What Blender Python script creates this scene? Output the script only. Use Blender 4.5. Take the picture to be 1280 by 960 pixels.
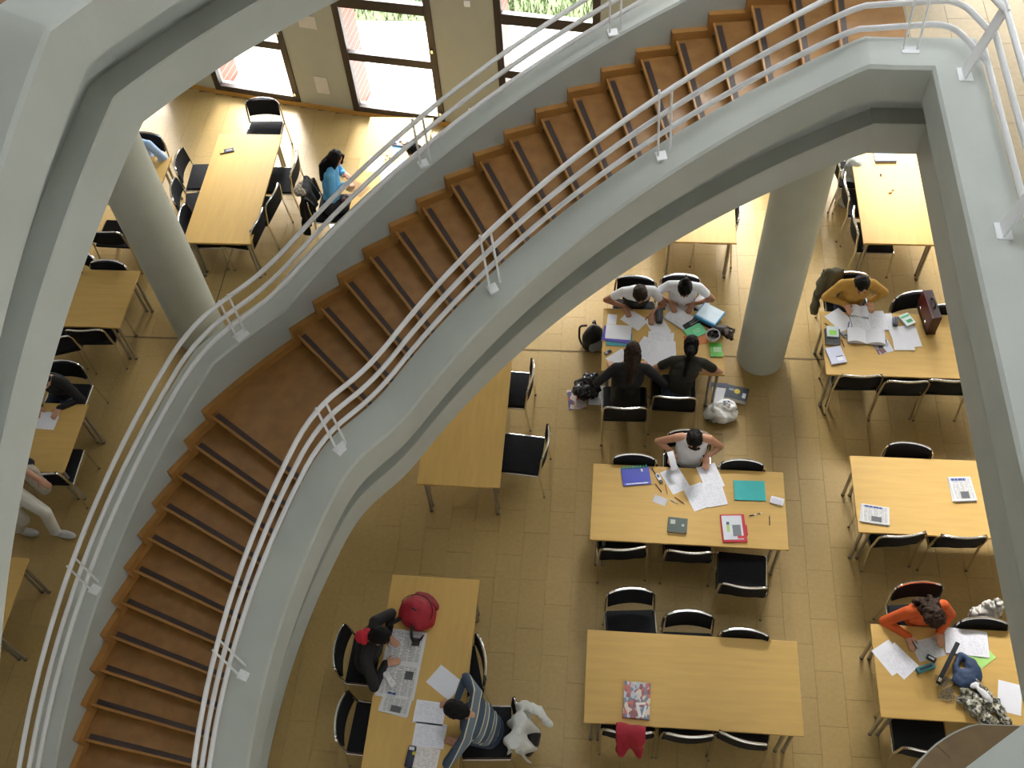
import bpy, bmesh, math, random
from mathutils import Vector, Matrix, noise
random.seed(7)
for _o in list(bpy.data.objects): bpy.data.objects.remove(_o)
SC = bpy.context.scene
rad_ = math.radians
COL = SC.collection
# ------------------------------------------------------------------ camera
FPX = 1324.0; HC = 10.7
def _n(v): return Vector(v).normalized()
_D = _n((83, 914, FPX)); _Y = Vector((185, -1935, FPX)); _Y = (_Y - _D * _Y.dot(_D)).normalized()
_Z = -_D; _X = _Y.cross(_Z)
RW = Matrix((_X, _Y, _Z))            # world = RW @ cam (x right, y down, z forward)
CAMP = Vector((0, 0, HC))
cd = bpy.data.cameras.new('camera'); cam = bpy.data.objects.new('camera', cd); COL.objects.link(cam)
cd.sensor_fit = 'HORIZONTAL'; cd.sensor_width = 36; cd.lens = FPX / 1280 * 36; cd.clip_start = .05; cd.clip_end = 300
m3 = Matrix((RW @ Vector((1, 0, 0)), RW @ Vector((0, -1, 0)), RW @ Vector((0, 0, -1)))).transposed()
cam.matrix_world = Matrix.Translation(CAMP) @ m3.to_4x4()
SC.camera = cam
def at(u, v, z):
    d = RW @ Vector((u - 640, v - 480, FPX)); return CAMP + d * ((z - HC) / d.z)
# ------------------------------------------------------------------ light
SC.view_settings.view_transform = 'Standard'; SC.view_settings.look = 'None'
SC.view_settings.gamma = 1; SC.view_settings.use_curve_mapping = False
SC.view_settings.exposure = -0.34
W = bpy.data.worlds.new('overcast_sky'); SC.world = W; W.use_nodes = True
_bg = W.node_tree.nodes['Background']; _bg.inputs[0].default_value = (.93, .97, 1.0, 1); _bg.inputs[1].default_value = 11.0
_sd = bpy.data.lights.new('hazy_sun', 'SUN'); _sd.energy = 36; _sd.angle = rad_(34); _sd.color = (1, .97, .93)
sun = bpy.data.objects.new('hazy_sun', _sd); COL.objects.link(sun); sun.rotation_euler = Vector((.10, -.80, -.60)).to_track_quat('-Z', 'Y').to_euler()
# ------------------------------------------------------------------ materials
MATS = {}
def mat(name, col, rough=.6, metal=0, var=.06, scale=8., bump=0., bscale=60., spec=.5, coat=0., sheen=0., coords='Object', stretch=None):
    if name in MATS: return MATS[name]
    m = bpy.data.materials.new(name); m.use_nodes = True; nt = m.node_tree; b = nt.nodes['Principled BSDF']
    b.inputs['Roughness'].default_value = rough; b.inputs['Metallic'].default_value = metal
    b.inputs['Specular IOR Level'].default_value = spec; b.inputs['Coat Weight'].default_value = coat
    tc = nt.nodes.new('ShaderNodeTexCoord'); src = tc.outputs[coords]
    if stretch:
        mp = nt.nodes.new('ShaderNodeMapping'); mp.inputs['Scale'].default_value = stretch
        nt.links.new(src, mp.inputs[0]); src = mp.outputs[0]
    no = nt.nodes.new('ShaderNodeTexNoise'); no.inputs['Scale'].default_value = scale; no.inputs['Detail'].default_value = 5
    nt.links.new(src, no.inputs['Vector'])
    mr = nt.nodes.new('ShaderNodeMapRange'); mr.inputs[1].default_value = .3; mr.inputs[2].default_value = .7
    mr.inputs[3].default_value = 1 - var; mr.inputs[4].default_value = 1 + var
    nt.links.new(no.outputs[0], mr.inputs[0])
    mx = nt.nodes.new('ShaderNodeVectorMath'); mx.operation = 'SCALE'; mx.inputs[0].default_value = col[:3]
    nt.links.new(mr.outputs[0], mx.inputs['Scale']); nt.links.new(mx.outputs[0], b.inputs['Base Color'])
    if bump:
        n2 = nt.nodes.new('ShaderNodeTexNoise'); n2.inputs['Scale'].default_value = bscale; n2.inputs['Detail'].default_value = 3
        nt.links.new(src, n2.inputs['Vector'])
        bp = nt.nodes.new('ShaderNodeBump'); bp.inputs['Strength'].default_value = bump; bp.inputs['Distance'].default_value = .01
        nt.links.new(n2.outputs[0], bp.inputs['Height']); nt.links.new(bp.outputs[0], b.inputs['Normal'])
    MATS[name] = m; return m
def srgb(h):
    h = h.lstrip('#'); r = [int(h[i:i + 2], 16) / 255 for i in (0, 2, 4)]
    return tuple(((c + .055) / 1.055) ** 2.4 if c > .04045 else c / 12.92 for c in r)
def cm(h, rough=.6, **k): return mat('m_' + h + str(rough) + str(sorted(k.items())), srgb(h), rough, **k)
M_CONC = mat('pale_painted_concrete', (.53, .56, .525), .75, var=.045, scale=2.2, bump=.06, bscale=45)
M_CONC2 = mat('concrete_column', (.47, .49, .42), .8, var=.05, scale=3, bump=.08, bscale=80)
M_WALL = mat('olive_grey_plaster', (.42, .425, .345), .85, var=.03, scale=4)
M_WHITE = mat('white_enamel', (.90, .91, .93), .32, var=.02, scale=5)
M_CHROME = mat('chrome_tube', (.78, .78, .76), .16, metal=1, var=.03)
M_STEEL = mat('grey_steel_leg', (.42, .41, .38), .3, metal=.85, var=.05)
M_BLACK = mat('black_upholstery', (.010, .0105, .013), .8, var=.2, scale=30, bump=.1, bscale=200, spec=.22)
M_LINO = mat('brown_lino_tread', (.33, .165, .055), .24, var=.14, scale=7, spec=.5)
M_STRIP = mat('dark_nosing_strip', (.055, .034, .030), .6, var=.1, scale=20)
M_WOOD = mat('orange_wood_board', (.44, .215, .058), .45, var=.1, scale=6, stretch=(1, 1, 1))
M_BEECH = mat('beech_laminate', (.58, .37, .115), .5, spec=.25, var=.05, scale=5, stretch=(.5, 5, 5))
M_BEECHY = mat('beech_laminate_lengthwise', (.58, .37, .115), .5, spec=.25, var=.05, scale=5, stretch=(5, .5, 5))
M_FRAME = mat('dark_bronze_frame', (.028, .020, .018), .4, var=.1)
M_RUB = mat('black_rubber', (.02, .02, .02), .8)
def tile_mat(name, col, tx, ty, vr=.022):
    m = bpy.data.materials.new(name); m.use_nodes = True; nt = m.node_tree; b = nt.nodes['Principled BSDF']; L = nt.links.new
    b.inputs['Roughness'].default_value = .40; b.inputs['Specular IOR Level'].default_value = .25
    g = nt.nodes.new('ShaderNodeNewGeometry'); s = nt.nodes.new('ShaderNodeSeparateXYZ'); L(g.outputs['Position'], s.inputs[0])
    def mth(op, a, b_=None):
        n = nt.nodes.new('ShaderNodeMath'); n.operation = op
        for i, x in enumerate((a, b_)):
            if x is None: continue
            if isinstance(x, (int, float)): n.inputs[i].default_value = x
            else: L(x, n.inputs[i])
        return n.outputs[0]
    ix = mth('FLOOR', mth('DIVIDE', s.outputs[0], tx)); off = mth('MULTIPLY', mth('FLOORED_MODULO', ix, 2.), ty / 2)
    iy = mth('FLOOR', mth('DIVIDE', mth('ADD', s.outputs[1], off), ty))
    c = nt.nodes.new('ShaderNodeCombineXYZ'); L(ix, c.inputs[0]); L(iy, c.inputs[1])
    wn = nt.nodes.new('ShaderNodeTexWhiteNoise'); L(c.outputs[0], wn.inputs['Vector'])
    no = nt.nodes.new('ShaderNodeTexNoise'); no.inputs['Scale'].default_value = 26; no.inputs['Detail'].default_value = 6; L(g.outputs['Position'], no.inputs['Vector'])
    n3 = nt.nodes.new('ShaderNodeTexNoise'); n3.inputs['Scale'].default_value = 1.1; L(g.outputs['Position'], n3.inputs['Vector'])
    f = mth('ADD', mth('ADD', mth('MULTIPLY', mth('SUBTRACT', wn.outputs[0], .5), vr * 2), mth('MULTIPLY', mth('SUBTRACT', no.outputs[0], .5), .34)), mth('MULTIPLY', mth('SUBTRACT', n3.outputs[0], .5), .25))
    v = nt.nodes.new('ShaderNodeVectorMath'); v.operation = 'SCALE'; v.inputs[0].default_value = col; L(mth('ADD', f, 1.), v.inputs['Scale'])
    L(v.outputs[0], b.inputs['Base Color']); return m
TX, TY = .28, .56
M_TILE = tile_mat('tan_cork_vinyl_tile', (.385, .265, .102), TX, TY)
M_TILE1 = tile_mat('pale_beige_tile', (.50, .40, .26), .32, .62)
M_JOINT = mat('dark_joint', (.17, .115, .055), .9)
# ------------------------------------------------------------------ mesh helpers
def tag(o, label, cat, group=None, kind=None):
    if label: o['label'] = label
    if cat: o['category'] = cat
    if group: o['group'] = group
    if kind: o['kind'] = kind
    return o
def empty(name, loc=(0, 0, 0), rz=0, label=None, cat=None, group=None, kind=None):
    o = bpy.data.objects.new(name, None); COL.objects.link(o); o.location = loc; o.rotation_euler = (0, 0, rz); o.empty_display_size = .1
    return tag(o, label, cat, group, kind)
class MB:
    def __init__(s): s.v = []; s.f = []; s.mi = []; s.cur = 0
    def add(s, vs, fs):
        b = len(s.v); s.v += [tuple(x) for x in vs]; s.f += [tuple(i + b for i in f) for f in fs]; s.mi += [s.cur] * len(fs); return s
    def box(s, c, d, M=None, taper=1.):
        x, y, z = d[0] / 2, d[1] / 2, d[2] / 2; t = taper
        vs = [Vector(p) for p in ((-x, -y, -z), (x, -y, -z), (x, y, -z), (-x, y, -z), (-x * t, -y * t, z), (x * t, -y * t, z), (x * t, y * t, z), (-x * t, y * t, z))]
        if M: vs = [M @ p for p in vs]
        c = Vector(c); return s.add([p + c for p in vs], [(0, 3, 2, 1), (4, 5, 6, 7), (0, 1, 5, 4), (1, 2, 6, 5), (2, 3, 7, 6), (3, 0, 4, 7)])
    def bbox(s, c, d, r=.01, M=None):           # box with bevelled edges all round
        x, y, z = d[0] / 2, d[1] / 2, d[2] / 2; r = min(r, x * .9, y * .9, z * .9)
        bm = bmesh.new(); bmesh.ops.create_cube(bm, size=1)
        for v in bm.verts: v.co = Vector((v.co.x * d[0], v.co.y * d[1], v.co.z * d[2]))
        bmesh.ops.bevel(bm, geom=bm.edges[:], offset=r, segments=2, affect='EDGES', profile=.6)
        bm.verts.index_update(); c = Vector(c)
        vs = [(M @ v.co if M else v.co.copy()) + c for v in bm.verts]; fs = [[v.index for v in f.verts] for f in bm.faces]; bm.free()
        return s.add(vs, fs)
    def tube(s, pts, r, n=8, cap=True):
        pts = [Vector(p) for p in pts]; rs = r if isinstance(r, (list, tuple)) else [r] * len(pts)
        base = len(s.v); t0 = (pts[1] - pts[0]).normalized()
        up = Vector((0, 0, 1)) if abs(t0.z) < .9 else Vector((1, 0, 0)); a = t0.cross(up).normalized()
        vs = []
        for i, p in enumerate(pts):
            t = ((pts[min(i + 1, len(pts) - 1)] - pts[max(i - 1, 0)])).normalized()
            a = (a - t * a.dot(t)).normalized(); b = t.cross(a)
            for k in range(n):
                q = 2 * math.pi * k / n; vs.append(p + (a * math.cos(q) + b * math.sin(q)) * rs[i])
        fs = [(i * n + k, i * n + (k + 1) % n, (i + 1) * n + (k + 1) % n, (i + 1) * n + k) for i in range(len(pts) - 1) for k in range(n)]
        if cap: fs += [tuple(range(n - 1, -1, -1)), tuple((len(pts) - 1) * n + k for k in range(n))]
        return s.add(vs, fs)
    def prism(s, poly, z0, z1):
        n = len(poly); vs = [(p[0], p[1], z0) for p in poly] + [(p[0], p[1], z1) for p in poly]
        return s.add(vs, [tuple(range(n - 1, -1, -1)), tuple(range(n, 2 * n))] + [(i, (i + 1) % n, n + (i + 1) % n, n + i) for i in range(n)])
    def grid(s, P, closed=False):               # P[i][j] points
        a, b = len(P), len(P[0]); vs = [p for r in P for p in r]
        fs = [(i * b + j, i * b + (j + 1) % b, (i + 1) * b + (j + 1) % b, (i + 1) * b + j) for i in range(a - 1) for j in range(b if closed else b - 1)]
        return s.add(vs, fs)
    def mesh(s, name, mats, smooth=False):
        me = bpy.data.meshes.new(name); me.from_pydata(s.v, [], s.f)
        for m in (mats if isinstance(mats, (list, tuple)) else [mats]): me.materials.append(m)
        for p, i in zip(me.polygons, s.mi): p.material_index = i
        if smooth:
            me.polygons.foreach_set('use_smooth', [True] * len(me.polygons))
            try: me.set_sharp_from_angle(angle=math.radians(42))
            except Exception: pass
        me.update(); return me
    def build(s, name, mats, parent=None, smooth=False, loc=(0, 0, 0), rz=0):
        o = bpy.data.objects.new(name, s.mesh(name, mats, smooth)); COL.objects.link(o); o.location = loc; o.rotation_euler = (0, 0, rz)
        if parent: o.parent = parent
        return o
def inst(name, me, parent=None, loc=(0, 0, 0), rz=0):
    o = bpy.data.objects.new(name, me); COL.objects.link(o); o.location = loc; o.rotation_euler = (0, 0, rz)
    if parent: o.parent = parent
    return o
def fillet(pts, r, n=5):
    pts = [Vector(p) for p in pts]; out = [pts[0]]
    for i in range(1, len(pts) - 1):
        a, b, c = pts[i - 1], pts[i], pts[i + 1]; d1 = (a - b); d2 = (c - b)
        q = min(r, d1.length * .49, d2.length * .49); p1 = b + d1.normalized() * q; p2 = b + d2.normalized() * q
        for k in range(n + 1):
            t = k / n; out.append(p1 * (1 - t) ** 2 + b * 2 * t * (1 - t) + p2 * t * t)
    out.append(pts[-1]); return out
def Rz(a): return Matrix.Rotation(a, 3, 'Z')
rad = math.radians
# ================================================================== structure
CX, CY = 1.676, 1.601
def pol(R, th, z=0): return Vector((CX + R * math.cos(rad(th)), CY + R * math.sin(rad(th)), z))
F1 = 5.12
def zp(th):                                       # line of the nosings, level over the half landing
    if th < 88.3: return F1
    if th < 136.1: return 2.24 + .16 * (1 + (135.62 - th) / 2.776)
    if th < 143.5: return 2.369
    return 2.24 - .16 * (th - 145.55) / 2.547
def zpm(th, h):                                   # main flight: the level stretches start later for the soffit edges
    low = min(max((.46 - h) / 1.08, 0), 1)
    if th < 100: return h + min(2.24 + .16 * (1 + (135.62 - th) / 2.776), F1 + (.13 if h < .1 else .04 if h < .2 else 0))
    return sum(zp(th + k * .7) for k in range(-3, 4)) / 7 + h
def zp2(th, h=0):                                 # upper flight
    tb = 148.2 + (h + .62) * 3.6; zl = lambda t: 7.55 - .0586 * (t - 148.2)
    if th > tb: return zl(th) + h
    if th > tb - 17: return zl(tb) + h
    return zl(tb) + h + .16 / 2.776 * (tb - 17 - th)
def sweep(mb, prof, ths, zf, zmin=0):
    P = [[pol(R, t, max(zf(t, h), zmin)) for R, h in prof] for t in ths]
    n = len(prof)
    for j in range(n): mb.grid([[r[j], r[(j + 1) % n]] for r in P])
    mb.add(P[0], [tuple(range(n))]); mb.add(P[-1], [tuple(range(n - 1, -1, -1))])
def angs(a, b, extra=()):
    s = set([round(a + i * 1.0, 3) for i in range(int(b - a) + 1)] + [a, b] + [x for x in extra if a < x < b]); return sorted(s)
PROF_IN = [(5.14, .46), (4.80, .48), (4.78, .455), (4.78, .13), (5.10, .12), (5.10, -.30), (4.925, -.305), (4.92, -.32), (4.93, -.62), (5.14, -.62)]
PROF_OUT = [(6.66, .36), (6.66, -.45), (6.95, -.45), (6.95, .35), (6.93, .37), (6.68, .38)]
WP = [(-11.9, 14.55), (-8.45, 13.33), (-7.0, 12.85), (-6.13, 12.60), (-4.74, 12.33), (-3.89, 12.16), (-2.48, 11.94), (-1.62, 11.81), (-.22, 11.60), (.65, 11.50), (2.05, 11.45), (2.95, 11.45), (4.35, 11.50), (5.2, 11.55), (6.6, 11.62), (8.9, 11.8)]
def wally(x):
    for a, b in zip(WP, WP[1:]):
        if a[0] <= x <= b[0]: return a[1] + (b[1] - a[1]) * (x - a[0]) / (b[0] - a[0])
    return 11
# --- floor (300 nearest tiles in view are parts, the rest one part)
fl = MB(); fl.prism([(-11.9, -5.95), (8.9, -5.95)] + list(reversed(WP)), -.19, -.008)
floor = fl.build('floor', M_JOINT); tag(floor, None, None, kind='structure')
def projpx(p):
    c = RW.transposed() @ (Vector(p) - CAMP); return 640 + FPX * c.x / c.z, 480 + FPX * c.y / c.z, c.z
tm = MB(); tm.box((0, 0, -.004), (TX - .0025, TY - .0025, .008)); tm = tm.mesh('tile', M_TILE)
cells = []
for ix in range(-42, 32):
    for iy in range(-11, 25):
        y0 = iy * TY - (ix % 2) * TY / 2; cx, cy = (ix + .5) * TX, y0 + TY / 2
        if -11.9 < cx < 8.9 and -5.9 < cy < wally(cx) - .32: cells.append((cx, cy))
def tscore(c):
    u, v, d = projpx((c[0], c[1], 0))
    if not (0 < u < 1280 and 0 < v < 960): return 1e9
    if u > 1240 - (960 - v) * .12: return 1e8 + d
    if c[0] < -2.35: return (1e5 if c[0] > -5.9 and math.hypot(c[0] - CX, c[1] - CY) > 7.2 else 1e8) + d
    return d
cells.sort(key=tscore)
for c in cells[:300]: inst('tile', tm, floor, (c[0], c[1], 0))
rest = MB()
for c in cells[300:]: rest.box((c[0], c[1], -.004), (TX - .0025, TY - .0025, .008))
for ix in range(-42, 32):
    x = (ix + .5) * TX; y1 = min(wally(x - .14), wally(x + .14)); ys = [c[1] for c in cells if abs(c[0] - x) < .01]
    if ys: rest.box((x, (max(ys) + TY / 2 + y1) / 2, -.004), (TX - .0025, max(y1 - max(ys) - TY / 2, .01), .008))
r_ = rest.build('tile_field', M_TILE, floor); r_['kind'] = 'stuff'
sj = MB(); sj.box((-1.5, 7.86, .0015), (20.8, .018, .003)); sj.box((-5.15, 3.2, .0012), (.018, 18.2, .0024)); sj.build('expansion_joint', M_JOINT, floor)
# --- north wall with windows
wn_ = MB(); wn_.v = []
def wquad(mb, a, b, z0, z1, th=.22, inset=0.):
    a, b = Vector((a[0], a[1])), Vector((b[0], b[1])); d = (b - a).normalized(); nrm = Vector((-d.y, d.x))
    a0, b0 = a + nrm * inset, b + nrm * inset; a1, b1 = a0 + nrm * th, b0 + nrm * th
    mb.prism([a0, b0, b1, a1], z0, z1)
for i in range(len(WP) - 1):
    if i in (1, 3, 5, 7, 9, 11, 13): wquad(wn_, WP[i], WP[i + 1], -.15, .08); wquad(wn_, WP[i], WP[i + 1], 2.75, 3.3)
    else: wquad(wn_, WP[i], WP[i + 1], -.15, 3.3)
wall_n = wn_.build('wall_north', M_WALL); tag(wall_n, None, None, kind='structure')
bb = MB()
for i in range(len(WP) - 1): wquad(bb, WP[i], WP[i + 1], 0, .075, th=-.025)
tag(bb.build('baseboard_north', mat('ochre_wood_baseboard', (.52, .27, .06), .5)), None, None, kind='structure')
M_GLASS = bpy.data.materials.new('window_glass'); M_GLASS.use_nodes = True
_nt = M_GLASS.node_tree; _nt.nodes.remove(_nt.nodes['Principled BSDF'])
_tr = _nt.nodes.new('ShaderNodeBsdfTransparent'); _gl = _nt.nodes.new('ShaderNodeBsdfGlossy'); _gl.inputs['Roughness'].default_value = .02
_mx = _nt.nodes.new('ShaderNodeMixShader'); _mx.inputs[0].default_value = .05
_nt.links.new(_tr.outputs[0], _mx.inputs[1]); _nt.links.new(_gl.outputs[0], _mx.inputs[2]); _nt.links.new(_mx.outputs[0], _nt.nodes['Material Output'].inputs[0])
wi = 0
for i in (1, 3, 5, 7, 9, 11, 13):
    wi += 1; a, b = Vector(WP[i]), Vector(WP[i + 1]); d = (b - a).normalized(); Lw = (b - a).length
    root = empty('window_%d' % wi, (a.x, a.y, 0), math.atan2(d.y, d.x), kind='structure')
    def part(nm, x0, x1, z0, z1, y0=-.02, y1=.07, m=M_FRAME):
        mb = MB(); mb.bbox(((x0 + x1) / 2, (y0 + y1) / 2, (z0 + z1) / 2), (x1 - x0, y1 - y0, z1 - z0), .008); return mb.build(nm, m, root)
    part('stile', 0, .10, .08, 2.75); st = part('stile', Lw - .10, Lw, .08, 2.75)
    part('bottom_rail', .10, Lw - .10, .08, .17); part('transom', .10, Lw - .10, 1.02, 1.15); part('transom', .10, Lw - .10, 1.90, 2.06); part('top_rail', .10, Lw - .10, 2.66, 2.75)
    for z0, z1 in ((.17, 1.02), (1.15, 1.90), (2.06, 2.66)): part('pane', .10, Lw - .10, z0, z1, .018, .026, M_GLASS)
    mb = MB(); mb.box((Lw - .05, -.035, .24), (.03, .03, .05)); mb.box((Lw - .05, -.035, 1.35), (.03, .03, .05)); mb.build('latch', M_CHROME, st)
M_BRICK = bpy.data.materials.new('red_brick_courses'); M_BRICK.use_nodes = True; _nt = M_BRICK.node_tree
_br = _nt.nodes.new('ShaderNodeTexBrick'); _br.inputs['Color1'].default_value = (.26, .065, .04, 1); _br.inputs['Color2'].default_value = (.21, .05, .035, 1)
_br.inputs['Mortar'].default_value = (.45, .38, .33, 1); _br.inputs['Scale'].default_value = 4.2
_tc = _nt.nodes.new('ShaderNodeTexCoord'); _mp = _nt.nodes.new('ShaderNodeMapping'); _mp.inputs['Rotation'].default_value = (rad(90), 0, rad(90))
_nt.links.new(_tc.outputs['Object'], _mp.inputs[0]); _nt.links.new(_mp.outputs[0], _br.inputs['Vector']); _nt.links.new(_br.outputs[0], _nt.nodes['Principled BSDF'].inputs['Base Color'])
for i in (1, 3, 5, 7, 9, 11, 13):                 # outside brick piers, seen as the left reveals
    a = Vector(WP[i]); d = (Vector(WP[i + 1]) - a).normalized()
    mb = MB(); mb.box((-.20, .45, 1.5), (.42, .45, 3.3)); o = mb.build('brick_pier', M_BRICK, loc=(a.x, a.y, 0), rz=math.atan2(d.y, d.x)); tag(o, None, None, kind='structure')
g = MB(); g.box((0, 27, -.30), (70, 31, .3)); tag(g.build('ground_outside', mat('pale_paving', (.62, .60, .58), .9, var=.06, scale=3)), None, None, kind='structure')
# lawn outside: one uncountable thing
lw = MB()
for i in range(9000):
    x, y = random.uniform(-11, 4), random.uniform(14.6, 17.2); h = random.uniform(.05, .22); a = random.uniform(0, 6.28); w = .018
    dx, dy = math.cos(a) * w, math.sin(a) * w; tx, ty = random.uniform(-.06, .06), random.uniform(-.06, .06)
    lw.add([(x - dx, y - dy, -.15), (x + dx, y + dy, -.15), (x + tx, y + ty, -.15 + h)], [(0, 1, 2)])
lw.box((-3.5, 15.9, -.145), (15, 2.6, .012))
tag(lw.build('lawn', mat('grass_green', (.055, .085, .025), .8, var=.4, scale=3)), 'strip of green grass and low plants outside the windows', 'grass', kind='stuff')
# --- shell
for nm, boxes in (('wall_west', [((-12.05, 4.2, 7.6), (.3, 21, 15.8))]), ('wall_south', [((-1.5, -6.1, 7.6), (21, .3, 15.8))]), ('ceiling', [((-6.7, 3.6, 15.3), (11.0, 20, .3)), ((6.4, 3.6, 15.3), (6.0, 20, .3)), ((1.1, -.5, 15.3), (4.6, 11.8, .3)), ((1.1, 11.2, 15.3), (4.6, 4.8, .3))]),  # gap between ceiling slabs is an invented, unseen roof opening for top light
                  ('wall_east', [((9.05, 3.0, 7.6), (.3, 18, 15.8))])):
    s = MB()
    for c, d in boxes: s.box(c, d)
    tag(s.build(nm, mat('white_plaster', (.82, .84, .84), .9, var=.02)), None, None, kind='structure')
nu = MB()
for i in range(len(WP) - 1):
    if WP[i][0] < .6: wquad(nu, WP[i], WP[i + 1], 3.3, 15.2)
    else: wquad(nu, WP[i], WP[i + 1], 3.3, 5.9); wquad(nu, WP[i], WP[i + 1], 7.3, 15.2)  # open band is an invented, unseen high window to light the upper stair
tag(nu.build('wall_north_upper', mat('white_plaster', (0, 0, 0))), None, None, kind='structure')
# --- columns
def column(x, y, r, z1, label):
    mb = MB(); mb.tube([(x, y, 0), (x, y, z1)], r, n=48); o = mb.build('column', M_CONC2, smooth=True); return tag(o, label, 'column')
column(-5.21, 7.95, .305, 15.1, 'round concrete column at the crossing of the floor joints, by the table with the brown bag')
column(1.895, 7.87, .285, 4.60, 'round concrete column beside the crowded study table, carrying the stair head')
# --- upper floor slab and tiles
us = MB(); us.prism([(1.86, 6.74), (9, 6.74), (9, 9.0), (1.9, 9.0)], 4.88, F1 - .01); us.prism([(2.6, 2.35), (9, 2.35), (9, 6.74), (2.6, 6.74)], 4.88, F1 - .01)
fu = us.build('floor_upper', M_CONC); tag(fu, None, None, kind='structure')
t1 = MB(); t1.box((0, 0, 0), (.316, .616, .012)); t1 = t1.mesh('tile', M_TILE1)
for ix in range(0, 8):
    for iy in range(0, 12):
        x = 2.35 + .16 + ix * .32; y = 2.62 + iy * .62 - (ix % 2) * .31
        if y + .3 > 9.0 or (x < 2.68 and y - .31 < 6.7): continue
        inst('tile', t1, fu, (x, y, F1 - .006))
r2 = MB(); r2.box((6.9, 5.6, F1 - .006), (4.1, 6.6, .012)); r2.build('tile_field', M_TILE1, fu)
ll = MB(); ll.box((2.10, 7.87, F1 - .005), (.48, 2.2, .012)); ll.build('lino_edge', M_LINO, fu)
# --- gallery edge beam: parapet round the void
def beam_pts(d): return [(2.00, 6.370 + d), (2.26 + d, 6.370 + d), (2.26 + d, 2.0 + 0 * d)]
pr = [(R - 4.78, h + (.04 if .1 < h < .2 else .13 if h < .1 else 0)) for R, h in PROF_IN]
gb = MB(); gb.grid([[Vector((*beam_pts(d)[k], F1 + h)) for d, h in pr] for k in range(3)], closed=True)
gb.f += [tuple(range(len(pr))), tuple(2 * len(pr) + i for i in range(len(pr) - 1, -1, -1))]; gb.mi += [0, 0]
tag(gb.build('gallery_parapet', M_CONC), 'long straight concrete parapet beam edging the tiled gallery', 'parapet')
# curved lino platform where the gallery turns
cv = [at(u, v, F1)[:2] for u, v in ((1140, 962), (1150, 949), (1160, 938), (1170, 929), (1180, 922), (1190, 916), (1200, 911), (1210, 907), (1222, 904))]
cv = [Vector(p) for p in cv]
dirn = (cv[0] - cv[1]).normalized(); ext = [cv[0] + dirn * .35 + Vector((.02, -.12)), cv[0] + dirn * .18 + Vector((0, -.03))]
poly = ext + cv + [Vector((2.34, cv[-1].y + .01)), Vector((2.34, ext[0].y))]
pf = empty('curved_landing', (2.0, 1.6, 4.9), 0, 'brown floored curved landing corner at the foot of the gallery parapet', 'landing')
mb = MB(); mb.prism([(p[0] - 2.0, p[1] - 1.6) for p in poly], 0.0, .21); mb.build('slab', M_CONC, pf)
ins = [p + (Vector((2.15, 1.45)) - p).normalized() * .009 for p in poly]
mb = MB(); mb.prism([(p[0] - 2.0, p[1] - 1.6) for p in ins], .21, .222); mb.build('lino_top', mat('dull_brown_lino', (.20, .125, .05), .55, var=.12, scale=9), pf)
j0, j1 = at(1171, 932, F1), at(1188, 948, F1)
mb = MB(); mb.tube([(j0.x - 2, j0.y - 1.6, .2225), (j1.x - 2, j1.y - 1.6, .2225)], .003, n=4); mb.build('seam', M_JOINT, pf)
e0, e1 = at(1200, 968, F1 + .01), at(1290, 900, F1 + .01); dd = (e1 - e0).normalized(); nn = Vector((dd.y, -dd.x, 0))
e0 = e0 - dd * .25
mb = MB(); mb.prism([(p.x, p.y) for p in (e0, e1 + dd * .1, e1 + dd * .1 + nn * .5, e0 + nn * .5)], F1 - .0, F1 + .30)
tag(mb.build('low_parapet', M_CONC), 'pale low parapet standing on the brown curved landing', 'parapet')
# --- main stair
stair = empty('staircase', (CX, CY, 0), 0, 'curved concrete staircase with brown lino treads, dark nosing strips and a half landing', 'staircase')
def spart(nm, mb, m, smooth=False, parent=None):
    mb.v = [(x - CX, y - CY, z) for x, y, z in mb.v]; return mb.build(nm, m, parent or stair, smooth)
KX = (86.04, 88.3, 136.1, 143.5)
mb = MB(); sweep(mb, PROF_IN, angs(86.04, 181, KX), zpm); spart('inner_parapet', mb, M_CONC, True)
mb = MB(); sweep(mb, PROF_OUT, angs(82, 181, KX), lambda t, h: zp(t) + h); spart('outer_parapet', mb, M_CONC, True)
mb = MB(); sweep(mb, [(5.10, -.27), (5.10, -.50), (6.70, -.50), (6.70, -.27)], angs(87.5, 181, KX), zpm); spart('soffit_slab', mb, M_CONC, True)
def sector(mb, R0, R1, ta, tb, z0, z1, n=3):
    t = [ta + (tb - ta) * i / n for i in range(n + 1)]
    mb.prism([pol(R0, q)[:2] for q in t] + [pol(R1, q)[:2] for q in reversed(t)], z0, z1)
NOS = [(145.55 + 2.547 * k, 2.24 - .16 * k) for k in range(13, 0, -1)] + [(145.55, 2.24)] + [(135.62 - 2.776 * k, 2.40 + .16 * k) for k in range(18)]
OV = .30                                          # degrees from strip middle to nosing edge
for i, (t, z) in enumerate(NOS):
    tn = NOS[i + 1][0] if i + 1 < len(NOS) else 86.6
    last = i + 1 == len(NOS)
    mb = MB(); sector(mb, 5.125, 6.64, tn - .1, t + OV, z - .035, z, 6 if t - tn > 5 else 3); spart('tread', mb, M_LINO)
    mb = MB(); sector(mb, 5.125, 6.64, t + OV - .55, t + OV - .25, z - .17, z - .03); spart('riser', mb, M_WOOD)
    mb = MB(); sector(mb, 5.125, 6.64, t + OV - .02, t + OV + .12, z - .04, z + .002); spart('nosing_edge', mb, M_WOOD)
    mb = MB(); sector(mb, 5.125, 6.555, t - .22, t + .22, z, z + .004); spart('nosing_strip', mb, M_STRIP)
    if not last:
        mb = MB(); sector(mb, 6.60, 6.665, tn + .55, t + .75, z, z + .085, 6 if t - tn > 5 else 3); sector(mb, 6.60, 6.665, t + .30, t + .75, z - .16, z, 1)
        spart('skirting_board', mb, M_WOOD)
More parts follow.
